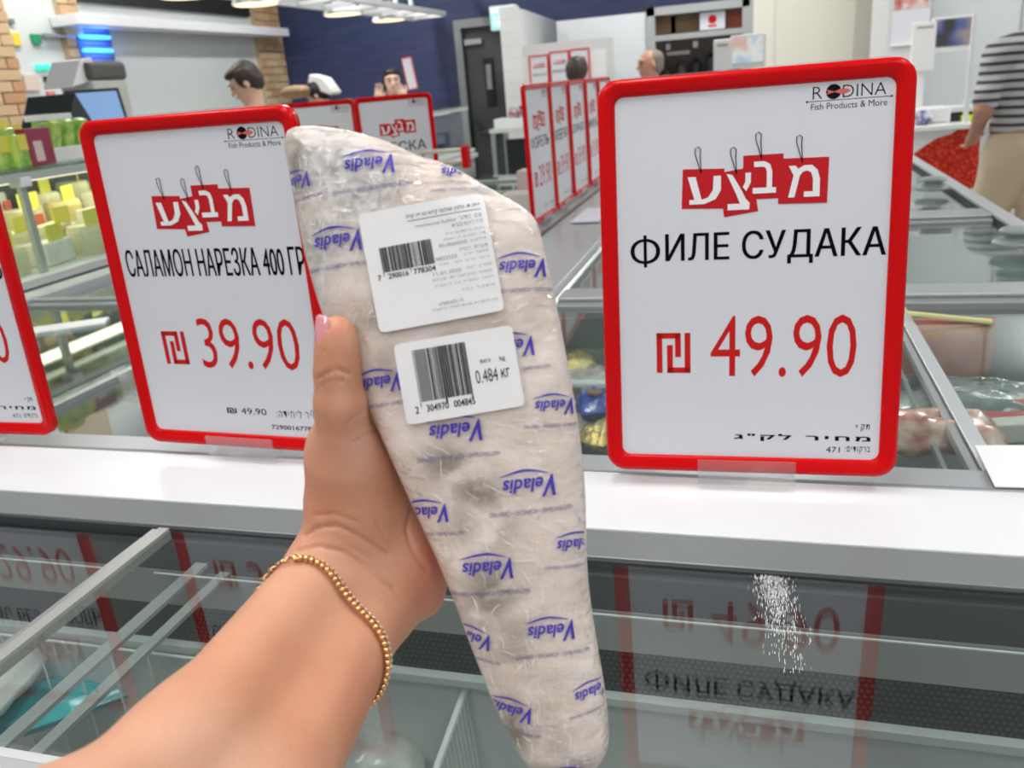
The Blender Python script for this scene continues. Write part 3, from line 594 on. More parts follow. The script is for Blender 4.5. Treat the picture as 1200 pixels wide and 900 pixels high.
# --- side island rail carrying the row of signs
sr = thing('freezer_rail', 'grey side rail running away behind the pack, carrying the row of signs', 'rail', (-.6, 2.8, .95))
def zrail(name, pts, m): return rel(MB().prism(pts, 1.03, 4.9, 'y').build(name, m, None, .002), sr)
zrail('rail_top', [(-.76, .955), (-.76, .975), (-.70, .978), (-.47, .978), (-.455, .955)], mat('rail_alu', (.44, .47, .48), .3, .3)); zrail('groove', [(-.69, .9782), (-.69, .982), (-.675, .982), (-.675, .9782)], DARK); zrail('front_edge', [(-.4549, .93), (-.4549, .972), (-.442, .968), (-.442, .93)], STEEL)
tag(MB().obox((-.575, 3.03, .985), (.10, .30, .006), rotz(.0)).build('price_card', mat('card_lilac', (.72, .74, .84), .4), None, .001), 'small white card lying on the side rail below the row of signs', 'card')
# --- freezers left of the side rail
f5 = freezer('island_freezer', 'freezer left of the side rail, pink and white boxes standing in it', -1.98, -.778, 1.975, 4.8, .45); lid(f5, -1.98, -.765, 1.965, 4.8, GZ)
for k, y in enumerate((2.45, 2.95, 3.45, 3.95, 4.45)): rel(MB().box(-1.98, -.765, y-.02, y+.02, GZ, GZ+.010).build('lid_frame', mat('lid_frame_green_grey', (.36, .42, .40), .35, .3), None, .002), f5)
f6 = freezer('island_freezer', 'freezer behind the salmon sign with green trays under glass', -1.985, -.778, 1.036, 1.855, .45, mat('mid_liner', ())); 
lid(f6, -2.0, -1.24, 1.024, 1.86, GZ); lid(f6, -1.22, -.765, 1.024, 1.86, GZ-.006)
rel(MB().box(-1.24, -1.222, 1.022, 1.865, GZ-.01, GZ+.004).build('lid_frame', STEEL), f6)
t = thing('outer_rim', 'grey long rim of the left freezer before the cheese counter', 'rim', (-2.03, 2, .9)); rel(MB().box(-2.07, -2.0, 1.0, 4.8, .88, .985).build('rim_body', ALU, None, .004), t)
crossrim(-2.0, -.765, 1.872, 1.96, 'grey cross rim behind the green trays left of the salmon sign')
gg = mat('green_print_pack', (.42, .56, .44), .4, coat=.4, bump=.5, bscale=60, bdist=.003, var=.9, vscale=26, col2=(.06, .24, .10))
for i in range(8):
    x = -1.72+(i % 4)*.17; y = 1.13+(i//4)*.15
    tag(pillow('vegetable_pack', (x, y, .80), (.155, .135, .045), gg, random.uniform(-.1, .1), .1, i*3.1, crimp=False), ('%s green and white pack, %s row in the freezer left of the salmon sign' % (('leftmost', 'second', 'third', 'rightmost')[i % 4], ('front', 'rear')[i//4])), 'food pack', 'green packs in the left freezer')
tag(pillow('seafood_bag', Zp(78, 410, .84), (.20, .14, .08), mat('brown_fish', (.34, .17, .06), .4, coat=.4, bump=.6, bscale=20, bdist=.004, var=.6, vscale=10, col2=(.16, .13, .09)), .2, .1, 31, crimp=False), 'brown orange frozen block between the two left signs', 'food pack')
o = MB().obox(Zp(78, 385, .955), (.20, .07, .018), rotz(.55)).build('white_tray', mat('bar_white', ()), None, .004); tag(o, 'white tray seen between the two left signs, above the brown block', 'tray')
# boxes standing among the left freezer lids
pinkbox = mat('magenta_box', (.42, .05, .16), .4)
carton('food_box', (-.86, 3.30, 1.0), (.10, .10, .13), mat('box_pink_pale', (.70, .55, .54), .4), 'pale pink and magenta box on the left freezer behind the row of signs', 'box', 0, None, (('side_print', .5, .98, .05, .95, pinkbox),))
carton('food_box', (-.86, 3.10, .968), (.12, .12, .10), mat('box_white_red', (.74, .66, .62), .4), 'white box with a round red mark behind the nearest row sign', 'box', 0, None, (('red_mark', .2, .6, .1, .6, mat('label_red', ())),))
carton('food_box', (-.93, 3.75, .968), (.14, .14, .10), WHITE, 'plain white box behind the pink box on the left freezer', 'box', 0)
tag(pillow('seafood_bag', (-.95, 2.72, .985), (.22, .16, .04), mat('gold_brown_bag', (.60, .36, .16), .3, coat=.5, bump=.6, bscale=30, bdist=.003, var=.8, vscale=18, col2=(.8, .74, .66)), .3, .1, 41), 'brown and white bag lying on the left freezer beside the pack', 'bag')
# sign holder lying flat with beige rods and a red end
t = thing('sign_holder', 'beige two-rod holder with a red end, behind the top of the pack', 'holder', Yp(530, 183, 3.0))
MB().box(-.125, -.115, .01, .02, .975-t.location[2], .02).build('stand_rod', STEEL, t)
MB().tube([(-.12, 0, .02), (.06, 0, .02)], .008, 8).build('rod', mat('beige_rod', (.62, .56, .46), .4), t); MB().tube([(-.12, 0, -.02), (.06, 0, -.02)], .008, 8).build('rod', mat('beige_rod', ()), t)
MB().box(.04, .065, -.02, .02, -.045, .035).build('end_cap', RED, t, .004)

# ================================================================== LEFT: cheese counter, shelf, till
cc = thing('cheese_counter', 'glass fronted cheese counter at left under the till', 'counter', (-2.6, 3.2, 0))
CX = -2.2
rel(MB().box(-2.82, CX+.02, .9, 6.6, 0, .93).build('base', mat('counter_base_grey', (.40, .42, .41), .5)), cc)
rel(MB().box(CX-.02, CX+.05, .9, 6.6, .93, .965).build('front_bumper', mat('bumper_pale', (.66, .68, .68), .35), None, .006), cc)
rel(MB().box(CX-.04, CX+.03, .9, 6.6, .972, 1.0).build('front_rim', mat('rim_light', ()), None, .004), cc)
rel(MB().box(CX-.012, CX-.006, .9, 6.6, 1.0, 1.30).build('front_glass', GLASS2), cc)
rel(MB().box(-2.75, CX+.01, .9, 6.6, 1.315, 1.325).build('glass_top', glass_mat('green_edge_glass', (.75, .88, .82), .06, .02, opaque=.12, haze=(.5, .6, .55))), cc)
rel(MB().box(CX-.03, CX+.0, .9, 6.6, 1.288, 1.313).build('top_frame', mat('frame_pale', (.55, .58, .56), .35, .3), None, .003), cc)
for y in (2.19, 3.7, 5.2):
    rel(MB().box(CX-.034, CX-.014, y-.012, y+.012, 1.0, 1.30).build('post', mat('frame_pale', ()), None, .002), cc); rel(MB().box(CX-.05, CX+.004, y-.02, y+.02, 1.27, 1.30).build('glass_clamp', WHITE, None, .004), cc)
rel(MB().box(-2.81, CX-.05, .9, 6.6, .985, .995).build('display_deck', mat('deck_white', (.75, .74, .70), .4)), cc)
rel(MB().box(-2.86, -2.82, .9, 6.6, .93, 1.30).build('rear_panel', mat('rear_dark', (.13, .13, .12), .5)), cc)
rel(MB().tube([(CX-.12, .95, 1.285), (CX-.12, 6.5, 1.285)], .009, 8).build('added_counter_lamp', mat('added_counter_tube', (1, 1, .95), .4, emit=(1, .95, .75), es=1.2)), cc)  # glowing tube added to light the cheeses, no such lamp is seen
area((CX-.3, 3.0, 1.28), .12, 4.0, 7, (0, 0, 0), (1, .93, .70))  # extra light added inside the counter to brighten its contents
rs = random.Random(11); ccol = [((.82, .66, .30), 'yellow'), ((.86, .80, .62), 'cream'), ((.88, .86, .78), 'white'), ((.74, .52, .20), 'amber'), ((.80, .74, .50), 'pale yellow')]
tagm = mat('yellow_price_card', (.85, .78, .12), .5)
nm = ('first', 'second', 'third', 'fourth', 'fifth', 'sixth', 'seventh', 'eighth', 'ninth')
for r in range(4):
    for c in range(9):
        y = 1.75+c*.20+rs.uniform(-.02, .02); x = CX-.14-r*.13; z = .996+r*.045; col, cn = rs.choice(ccol); h = rs.uniform(.06, .10); ww = rs.uniform(.12, .17)
        t = thing('cheese', '%s cheese with yellow card, %s along %s of the counter' % (cn, nm[c], ('the front row', 'the second row', 'the middle row', 'the fourth row', 'the back row')[r]), 'cheese', (x, y, z), rs.uniform(-.5, .5), 'cheeses in the glass counter')
        cmat = mat('cheese_'+cn.replace(' ', '_'), col, .45, var=.15, vscale=20)
        if rs.random() < .4: MB().lathe((0, 0, 0), [(ww*.42, 0), (ww*.44, h*.15), (ww*.44, h*.8), (ww*.40, h)], 18).build('cheese_body', cmat, t)
        else: MB().prism([(-.05, -ww*.5), (.05, -ww*.45), (.03, ww*.45), (-.04, ww*.5)], 0, h, 'z').build('cheese_body', cmat, t, .006)
        if rs.random() < .75: MB().obox((.03, .0, h+.025), (.003, .085, .06), rotz(rs.uniform(-.4, .4))).build('price_card', tagm, t)
        if rs.random() < .2: MB().box(.0505, .053, -.03, .03, .01, h*.7).build('round_label', mat('cheese_label_red', (.65, .12, .06), .5), t)
        if r: MB().box(-.06, .06, -.09, .09, -r*.045, 0).build('step', mat('deck_white', ()), t)
# packets on the glass top
gpk = mat('green_packet', (.12, .42, .05), .3, coat=.4, var=.8, vscale=30, col2=(.55, .68, .15)); ypk = mat('yellow_packet', (.75, .70, .08), .3, coat=.4)
def tp(px, py, x=-2.32): p = Xp(px, py, x); return p
for k, (px, pz, m_, sz_, lb) in enumerate(((-2, 0, gpk, (.09, .10, .12), 'green packet at the far left on the glass counter top'), (16, 0, gpk, (.10, .13, .10), 'green bag with yellow band on the counter top, beside the magenta box'))):
    p = Xp(px, 190, -2.32); o = carton('food_packet', (p[0], p[1], 1.326), sz_, m_, lb, 'packet', math.pi/2+.1); MB().box(-.04, .05, -sz_[1]/2-.003, -sz_[1]/2-.001, .05, .10).build('yellow_band', ypk, o); MB().box(-.03, .04, -.03, .03, sz_[2]+.0, sz_[2]+.03).build('yellow_top', ypk, o)
p = Xp(38, 188, -2.30); mag = mat('magenta_box_dark', (.30, .03, .08), .4)
carton('food_packet', (p[0], p[1], 1.326), (.10, .10, .115), mag, 'dark magenta box on the glass counter top', 'box', math.pi/2, None, (('white_window', .2, .55, .1, .65, mat('box_pink_pale', ())),))
p = Xp(78, 180, -2.34); t = carton('display_box', (p[0], p[1], 1.326), (.30, .12, .045), WHITE, 'low white display box of green sachets on the counter top', 'box', math.pi/2)
for k in range(4): MB().obox((-.10+.062*k, 0, .085), (.045, .03, .10), np.array([[1, 0, 0], [0, .95, -.3], [0, .3, .95]])).build('green_sachet', gpk, t, .005)
MB().obox((-.02, .02, .145), (.2, .05, .02), rotz(.2)).build('white_flap', WHITE, t)
# till, printer, screen behind the counter
t = thing('till', 'black touch screen till with blue screen behind the cheese counter', 'till', (-2.95, 2.95, 1.36), 0)
q = Xp(84, 168, -2.95); t.location = (-2.95, q[1], q[2]); t.scale = (1, .95, 1.05)
R90 = rotz(math.radians(60))
MB().prism([(-.16, 0), (.10, 0), (-.02, .20)], -.16, .10, 'x').build('stand', mat('till_black', (.02, .025, .03), .35), t, .006)
scr = MB().box(-.12, .12, -.012, .012, -.10, .10).build('screen_case', mat('till_black', ()), t, .004); scr.location = (.04, .17, .115); scr.rotation_euler = (-.35, 0, math.radians(52))
s2 = MB().box(-.105, .105, -.0135, -.0121, -.085, .085).build('screen', mat('blue_screen', (.05, .1, .2), .2, emit=(.30, .48, .80), es=.7), scr)
t = thing('label_printer', 'grey and white label printer with a white paper behind the till', 'printer', Xp(122, 142, -3.35))
MB().box(-.1, .1, -.14, .12, 0, .20).build('body', mat('printer_white', (.62, .61, .57), .4), t, .01); MB().box(-.1, .1, -.14, .12, 1.301-t.location[2], 0).build('stand', DARK, t); MB().box(-.11, .11, -.15, .13, .20, .29).build('cover', mat('printer_grey', (.10, .095, .09), .4), t, .02)
MB().prism([(-.26, .17), (-.05, .21), (-.08, .31), (-.16, .30)], -.1, .08, 'x').build('white_paper', mat('paper_white', (.8, .8, .82), .5), t, .004)
tb = thing('work_table', 'dark work table behind the cheese counter, under till and printer', 'table', (-3.3, 4, 0)); rel(MB().box(-3.6, -2.88, 1.6, 4.4, 1.26, 1.30).build('top', STEEL), tb); rel(MB().box(-3.58, -3.52, 1.7, 4.3, 0, 1.26).build('frame', STEEL), tb)
# long white shelf on the left wall
sh = thing('wall_shelf', 'long thick white shelf high on the steel wall at left', 'shelf', (-4.8, 7.3, 2.15)); za, zb_ = Xp(90, 28, -4.75)[2], Xp(90, 15, -4.75)[2]; ya = Xp(90, 20, -4.75)[1]
rel(MB().box(-4.99, -4.75, ya, 8.6, za, zb_).build('shelf_board', mat('shelf_white', (.80, .81, .83), .35), None, .004), sh)
struct(MB().box(-4.998, -4.96, 5.85, 8.25, 2.30, CEIL).build('trim_8', mat('black_band', (.015, .014, .014), .5)))
il = thing('insect_lamp', 'blue glowing insect lamp under the white shelf', 'lamp', (-4.97, 5.99, 2.0)); y0, y1 = Xp(93, 50, -4.93)[1], Xp(134, 50, -4.93)[1]
rel(MB().box(-4.995, -4.95, y0, y1, 1.87, 2.13).build('back_case', mat('lamp_blue_case', (.05, .09, .28), .4), None, .01), il)
for z in (1.95, 2.05): rel(MB().tube([(-4.935, y0+.03, z), (-4.935, y1-.04, z)], .016, 8).build('blue_tube', mat('uv_tube', (.1, .4, 1), .4, emit=(.03, .30, 1.0), es=3.2)), il)
q = MB()
for i in range(9): q.tube([(-4.915, y0+.01, 1.88+i*.03), (-4.915, y1-.01, 1.88+i*.03)], .0025, 6)
rel(q.build('guard_wires', STEEL, kind='stuff'), il)
area((-4.85, (y0+y1)/2, 2.0), .2, .2, 1.2, (0, math.radians(90), 0), (.1, .3, 1))
for (px, py, s_, c, lb, n_) in ((16, 46, .10, (.75, .62, .05), 'yellow sticker on the steel wall at far left', 'wall_sticker'), (42, 46, .08, (.02, .30, .14), 'green emergency box on the steel wall', 'wall_box'), (36, 97, .13, (.66, .55, .48), 'pale orange framed notice on the steel wall', 'wall_notice'), (55, 93, .05, (.02, .02, .02), 'small black socket on the steel wall', 'wall_socket'), (60, 112, .07, (.62, .20, .18), 'small red round button on the steel wall', 'wall_button'), (13, 25, .04, (.2, .2, .2), 'tiny dark hook on the steel wall above the yellow sticker', 'wall_hook')):
    p = Xp(px, py, -4.99); o = MB().box(-.012, .012, -s_/2, s_/2, -s_*.42, s_*.42).build(n_, mat(n_+'_m', c, .5), None, .002); o.location = tuple(p); tag(o, lb, 'wall fitting')
for k, px in enumerate((45, 51.5, 58)):
    p = Xp(px, 79, -4.985); o = MB().lathe((0, 0, 0), [(.022, -.012), (.022, .006), (.012, .014)], 16, np.array([[0, 0, 1], [0, 1, 0], [-1, 0, 0.]])).build('indicator_light', mat('indicator_green', (.05, .6, .45), .4, emit=(.03, .75, .5), es=.8)); o.location = tuple(p)
    tag(o, ('left', 'middle', 'right')[k]+' of three round green indicator lights on the steel wall', 'light')
o = MB().box(0, .04, -.0, .30, -.012, .012).build('door_handle_bar', STEEL); o.location = tuple(Xp(48, 42, -4.99)); tag(o, 'thin steel bar beside the green box on the wall', 'bar')
# lamp truss over the left counter
TX, TZ = -3.25, 2.10
tr_ = thing('lamp_truss', 'white overhead truss with hanging lamps at top left', 'truss', (TX, 6, TZ)); wt = mat('truss_white', (.78, .79, .80), .4)
yE = 8.35
rel(MB().box(TX-.02, TX+.02, 4.0, yE, TZ+.0, TZ+.045).build('lower_bar', wt), tr_); rel(MB().box(TX+.30, TX+.34, 4.0, yE, TZ+.02, TZ+.06).build('lower_bar', wt), tr_)
rel(MB().box(TX-.02, TX+.02, 4.0, yE, TZ+.40, TZ+.44).build('upper_bar', wt), tr_); rel(MB().box(TX+.30, TX+.34, 4.0, yE, TZ+.40, TZ+.44).build('upper_bar', wt), tr_)
for k in range(12): y = yE-.02-k*.38; rel(MB().box(TX-.018, TX+.018, y-.02, y+.02, TZ+.04, TZ+.41).build('upright', wt), tr_); rel(MB().box(TX-.02, TX+.32, y-.018, y+.018, TZ+.01, TZ+.04).build('cross_bar', wt), tr_)
for k in range(3): y = 5+k*1.6; rel(MB().tube([(TX+.15, y, TZ+.42), (TX+.15, y, CEIL)], .008, 6).build('hanger', wt), tr_)
for k, (px, py) in enumerate(((218, -4), (300, 5), (402, 17), (456, 24))):
    p = Zp(px, py, TZ-.02); t = thing('pendant_lamp', ('nearest', 'second', 'third', 'farthest')[k]+' of the white pendant lamps under the overhead truss', 'lamp', p, 0, 'pendant lamps on the truss')
    MB().lathe((0, 0, 0), [(.155, 0), (.15, .02), (.10, .07), (.05, .11), (.045, .16)], 24).build('lamp_shade', wt, t); MB().lathe((0, 0, 0), [(.14, -.004), (.14, .0), (.02, .001)], 24).build('lamp_bulb', mat('warm_bulb', (1, .85, .6), .4, emit=(1, .78, .45), es=1.6), t)

# ================================================================== BACK RIGHT: hatch, scales, counter
for k, (px, c, lb) in enumerate(((775, (.20, .11, .06), 'brown carton at the left on the hatch top shelf'), (792, (.15, .10, .05), 'darker brown carton, second from the left on the hatch shelf'), (815, (.14, .09, .05), 'brown carton left of the white red notice on the hatch shelf'), (858, (.30, .06, .03), 'reddish brown carton on the hatch shelf, right of the notice'))):
    p = Yp(px+6, 34, WY+.12); carton('hatch_carton', (p[0], WY+.16, 1.755), (.17, .14, .14), mat('hc%d' % k, c, .6), lb, 'carton')
struct(MB().box(KX0, KX1, WY+.1, WY+.40, 1.74, 1.753).build('trim_9', frame_g))
p = Yp(835, 34, WY+.05); t = carton('hatch_notice', (p[0], WY+.03, 1.755), (.21, .02, .14), PAPER, 'white notice with a red emblem on the hatch shelf', 'notice'); MB().lathe((0, -.0125, .08), [(.035, 0), (.035, .002)], 16, np.array([[1, 0, 0], [0, 0, -1], [0, 1, 0.]])).build('red_emblem', REDINK, t); MB().box(-.035, .035, -.0125, -.011, .02, .035).build('red_line', REDINK, t)
# kitchen things seen through the hatch
rs = random.Random(5)
for k in range(6):
    x = KX0+.12+k*.135; hgt = rs.uniform(.25, .5); o = MB().lathe((0, 0, 0), [(.05, 0), (.055, .02), (.055, hgt-.05), (.02, hgt-.02), (.02, hgt)], 14).build('kitchen_canister', mat('canister_%d' % (k % 3), ((.05, .045, .04), (.09, .085, .08), (.03, .028, .03))[k % 3], .3, .3)); o.location = (x, WY+.35, KZ0+.1)
    tag(o, ('dark kitchen canister in the hatch, %s from the left' % ('first', 'second', 'third', 'fourth', 'fifth', 'sixth')[k]), 'canister', 'canisters in the hatch')
struct(MB().box(KX0, KX1, WY+.1, WY+.55, KZ0+.06, KZ0+.1).build('trim_10', STEEL))
o = MB().box(-.1, .1, -.02, .02, -.015, .015).build('ticket_rail', mat('ticket_grey', (.30, .28, .25), .5)); o.location = tuple(Yp(795, 62, WY+.2)); tag(o, 'grey rail in the dark hatch', 'rail')
for k, (px, py) in enumerate(((783, 55), (815, 52))): o = MB().box(-.02, .02, -.01, .01, -.025, .025).build('ticket', PAPER); o.location = tuple(Yp(px, py, WY+.22)); tag(o, ('left', 'right')[k]+' small white ticket hanging in the dark hatch', 'ticket')
def scale(base, label, sc_px, scr_em, body_px, zc=1.0, pole=None):
    """shop scale: white tall display body, a monitor, a platter"""
    (bx0, by0, bx1, by1, yb) = body_px; a = Yp(bx0, by0, yb); b = Yp(bx1, by1, yb)
    t = thing('shop_scale', label, 'scale', ((a[0]+b[0])/2, yb, zc))
    rel(MB().box(a[0], b[0], yb, yb+.06, b[2], a[2]).build('display_body', mat('scale_white', (.80, .80, .80), .35), None, .006), t)
    rel(MB().box(a[0]+.02, b[0]-.02, yb-.002, yb, a[2]-.035, a[2]-.025).build('model_mark', mat('mark_grey', (.35, .3, .3), .5)), t)
    (mx0, my0, mx1, my1) = sc_px; a2 = Yp(mx0, my0, yb+.01); b2 = Yp(mx1, my1, yb+.01)
    rel(MB().box(a2[0], b2[0], yb+.01, yb+.05, b2[2], a2[2]).build('monitor_case', mat('scale_white', ()), None, .005), t)
    m = rel(MB().box(a2[0]+.012, b2[0]-.014, yb+.006, yb+.011, b2[2]+.03, a2[2]-.014).build('screen', scr_em), t)
    rel(MB().box(a[0]+.02, b[0]+.10, yb-.1, yb+.16, zc, zc+.09).build('scale_base', mat('scale_white', ()), None, .01), t); rel(MB().box((a[0]+b[0])/2-.02, (a[0]+b[0])/2+.02, yb+.02, yb+.05, zc+.08, b[2]+.01).build('neck', mat('scale_white', ())), t)
    return t
def screen_mat(name, c1, c2, c3, es):
    m = bpy.data.materials.new(name); m.use_nodes = True; N, L = nt(m); b = N['Principled BSDF']; b.inputs['Base Color'].default_value = (.02, .02, .02, 1); b.inputs['Roughness'].default_value = .2
    tc = N.new('ShaderNodeTexCoord'); n = N.new('ShaderNodeTexNoise'); n.inputs['Scale'].default_value = 7; n.inputs['Detail'].default_value = 1; L.new(tc.outputs['Object'], n.inputs['Vector'])
    r = N.new('ShaderNodeValToRGB'); L.new(n.outputs[0], r.inputs[0]); e = r.color_ramp.elements; e[0].position = .40; e[0].color = (*c1, 1); e[1].position = .62; e[1].color = (*c3, 1); x = e.new(.5); x.color = (*c2, 1)
    L.new(r.outputs[0], b.inputs['Emission Color']); b.inputs['Emission Strength'].default_value = es; return m
scale(None, 'white shop scale with a lit screen above the zander sign', (856, 42, 897, 78), screen_mat('screen_pale', (.45, .62, .72), (.80, .84, .82), (.72, .50, .42), .75), (836, 47, 857, 82, 5.2), 1.0)
scale(None, 'white shop scale with a dark screen before the pale wall at right', (1094, 21, 1140, 58), screen_mat('screen_dark', (.05, .05, .05), (.10, .14, .36), (.42, .36, .32), .6), (1071, 27, 1094, 82, 6.0), Yp(1110, 148, 5.75)[2]+.01)
# counters
ct = thing('service_counter', 'white service counter behind the zander sign carrying the scales', 'counter', (.0, 5.5, 0))
rel(MB().box(-.7, .62, 5.15, 5.75, 0, 1.0).build('body', WHITE), ct)
c2 = thing('service_counter', 'white counter with a huge red caviar picture on its front, at right', 'counter', (1.3, 5.9, 0)); CY = 5.75
ztop = Yp(1110, 148, CY)[2]
rel(MB().box(.70, 2.6, CY, CY+.8, 0, ztop-.02).build('body', mat('counter_white', (.74, .76, .77), .35)), c2); rel(MB().box(.68, 2.62, CY-.03, CY+.82, ztop-.02, ztop+.01).build('worktop', mat('worktop_white', (.80, .82, .83), .25), None, .004), c2)
# the caviar picture: flat print
cav = bpy.data.materials.new('caviar_print'); cav.use_nodes = True; N, L = nt(cav); b = N['Principled BSDF']; b.inputs['Roughness'].default_value = .3
tc = N.new('ShaderNodeTexCoord'); vo = N.new('ShaderNodeTexVoronoi'); vo.inputs['Scale'].default_value = 42; L.new(tc.outputs['Object'], vo.inputs['Vector'])
rp = N.new('ShaderNodeValToRGB'); L.new(vo.outputs['Distance'], rp.inputs[0]); e = rp.color_ramp.elements; e[0].color = (.85, .08, .02, 1); e[0].position = .05; e[1].color = (.42, .004, .004, 1); e[1].position = .6
L.new(rp.outputs[0], b.inputs['Base Color'])
def cpt(px, py): p = Yp(px, py, CY-.002); return (p[0], p[2])
cp = [cpt(*p) for p in ((1071, 180), (1082, 172), (1098, 162), (1115, 157), (1125, 149), (1136, 147), (1149, 150), (1147, 190), (1143, 218), (1128, 226), (1110, 222), (1106, 212), (1090, 210), (1076, 203), (1070, 192))]
rel(MB().add([(x, CY-.002, z) for x, z in cp], [tuple(range(len(cp)))]).build('caviar_picture', cav, fix=False), c2)
sp = [cpt(*p) for p in ((1060, 196), (1078, 208), (1100, 214), (1120, 228), (1142, 222), (1138, 232), (1112, 234), (1088, 222), (1062, 206))]
rel(MB().add([(x, CY-.0014, z) for x, z in sp], [tuple(range(len(sp)))]).build('picture_bowl_print', mat('bowl_print', (.45, .36, .36), .4), fix=False), c2)
# glass screen on that counter
gs = thing('glass_screen', 'upright glass pane with pale posts beside the dark scale screen', 'glass screen', (1.2, CY, ztop)); gx0, gx1 = Yp(1078, 140, CY+.05)[0], Yp(1132, 130, CY+.05)[0]
rel(MB().box(gx1-.012, gx1+.012, CY+.03, CY+.06, ztop+.01, 1.62).build('post', mat('post_pale', (.72, .74, .73), .4)), gs)
# small things on the counter
p = Yp(1110, 100, CY+.25)
t = thing('scale_platter', 'steel platter scale lying on the counter under the dark screen', 'scale', (p[0], CY+.3, ztop+.01)); MB().box(-.16, .16, -.1, .12, 0, .05).build('base', mat('till_black', ()), t, .008); MB().box(-.15, .17, -.11, .12, .055, .085).build('platter', mat('platter_pale', (.70, .72, .72), .3, .2), t, .004)
o = MB().box(-.09, .09, -.04, .04, 0, .035).build('lime_box', mat('lime_yellow', (.62, .80, .02), .4), None, .006); o.location = (Yp(1147, 112, CY+.2)[0], CY+.2, ztop+.01); tag(o, 'lime yellow packet on the counter left of the striped shirt', 'packet')
tag(pillow('film_roll', (Yp(1147, 103, CY+.3)[0], CY+.42, ztop+.08), (.16, .1, .08), mat('teal_grey_wrap', (.40, .52, .50), .3, coat=.3), 0, .1, 51), 'grey teal wrapped pack behind the lime packet', 'pack')
tag(pillow('food_bag', (Yp(1076, 132, CY-.1)[0]+.06, CY+.1, ztop+.05), (.10, .08, .08), mat('navy_bag', (.05, .04, .22), .3, var=.8, vscale=30, col2=(.7, .7, .75)), 0, .1, 52), 'small navy and white bag at the left end of the caviar counter', 'bag')
# poster
t = thing('wall_poster', 'poster with red meat picture high on the white wall strip at right', 'poster', (.98, 7.69, 1.95)); a, b_ = Yp(1047, -8, 7.69), Yp(1087, 48, 7.69)
rel(MB().box(a[0], b_[0], 7.685, 7.695, b_[2], a[2]).build('poster_sheet', PAPER), t); rel(MB().box(a[0]+.01, b_[0]-.01, 7.683, 7.6845, b_[2]+.24, a[2]-.03).build('poster_picture', mat('poster_red', (.50, .12, .08), .4, var=.9, vscale=14, col2=(.75, .66, .62))), t); rel(MB().box(a[0], b_[0]+.0, 7.67, 7.70, b_[2]-.02, b_[2]).build('poster_rail', WHITE), t)
# exit sign above the door
t = thing('exit_sign', 'lit green and white Hebrew exit sign above the grey door', 'sign', (-2.62, YB-.1, 2.18)); a, b_ = Yp(573, 8, YB-.12), Yp(605, 33, YB-.12)
rel(MB().box(a[0], b_[0], YB-.12, YB-.02, b_[2], a[2]).build('housing', mat('exit_white', (.7, .75, .75), .4, emit=(.7, .9, .88), es=.35), None, .006), t)
rel(MB().box(a[0]+.01, b_[0]-.01, YB-.123, YB-.121, b_[2]+.012, a[2]-.07).build('lit_panel', mat('exit_teal', (.2, .7, .65), .4, emit=(.25, .75, .70), es=.6)), t)
q = MB(); put_text(q, HB('יציאה'), a[0]+.03, b_[0]-.03, b_[2]+.03, a[2]-.09, flat(YB-.1245), .03); rel(q.build('exit_letters', mat('exit_letter', (.9, 1, 1), .4, emit=(.9, 1, 1), es=.8), fix=False), t)
# end table with the white tray of jars
TZ0 = 1.14
t = thing('end_table', 'grey end table before the tiled wall holding a white tray', 'table', (-1.74, 6.6, 0)); MB().box(-.24, .24, -.2, .2, TZ0-.03, TZ0).build('top', mat('table_top_pale', (.6, .62, .62), .4), t); 
for x in (-.22, .22):
    for y in (-.17, .17): MB().box(x-.015, x+.015, y-.015, y+.015, 0, TZ0-.03).build('leg', STEEL, t)
MB().box(-.2, .2, .1, .15, .3, TZ0-.1).build('dark_panel', DARK, t)
t = thing('deli_tray', 'white plastic tray on the end table by the door', 'tray', (-1.74, 6.52, TZ0)); tm_ = MB(); tm_.box(-.20, .20, -.11, .11, 0, .01); tm_.box(-.20, .20, -.11, -.10, .01, .07); tm_.box(-.20, .20, .10, .11, .01, .07); tm_.box(-.20, -.19, -.10, .10, .01, .07); tm_.box(.19, .20, -.10, .10, .01, .07); tm_.build('tray_shell', WHITE, t)
for k, (dx, c, lb) in enumerate(((-.05, (.22, .02, .03), 'dark red jar with white lid in the white tray, left one'), (.03, (.18, .03, .02), 'dark red jar in the white tray, beside the tomato pack'), (.17, (.10, .09, .08), 'dark jar at the right end of the white tray'))):
    t = thing('jar', lb, 'jar', (-1.74+dx-.02, 6.52, TZ0+.01)); MB().lathe((0, 0, 0), [(.035, 0), (.042, .01), (.042, .10), (.03, .12)], 16).build('jar_body', mat('jar_%d' % k, c, .2, coat=.6, var=.8, vscale=30, col2=(.6, .5, .5)), t); MB().lathe((0, 0, .12), [(.034, 0), (.034, .02), (.03, .022)], 16).build('lid', mat('lid_pale', (.6, .55, .5), .4) if k != 1 else mat('lid_red', (.3, .03, .05), .4), t)
t = thing('tomato_pack', 'orange red pack with green leaves in the white tray', 'food pack', (-1.68, 6.50, TZ0+.01)); MB().lathe((0, 0, 0), [(.03, 0), (.055, .03), (.06, .07), (.045, .11), (.012, .12)], 18).build('red_body', mat('tomato', (.70, .07, .03), .3), t)
for k in range(5): MB().obox((.03*math.cos(k*1.26), .03*math.sin(k*1.26), .125), (.05, .012, .004), rotz(k*1.26)).build('leaf', mat('leaf_green', (.06, .20, .03), .5), t)

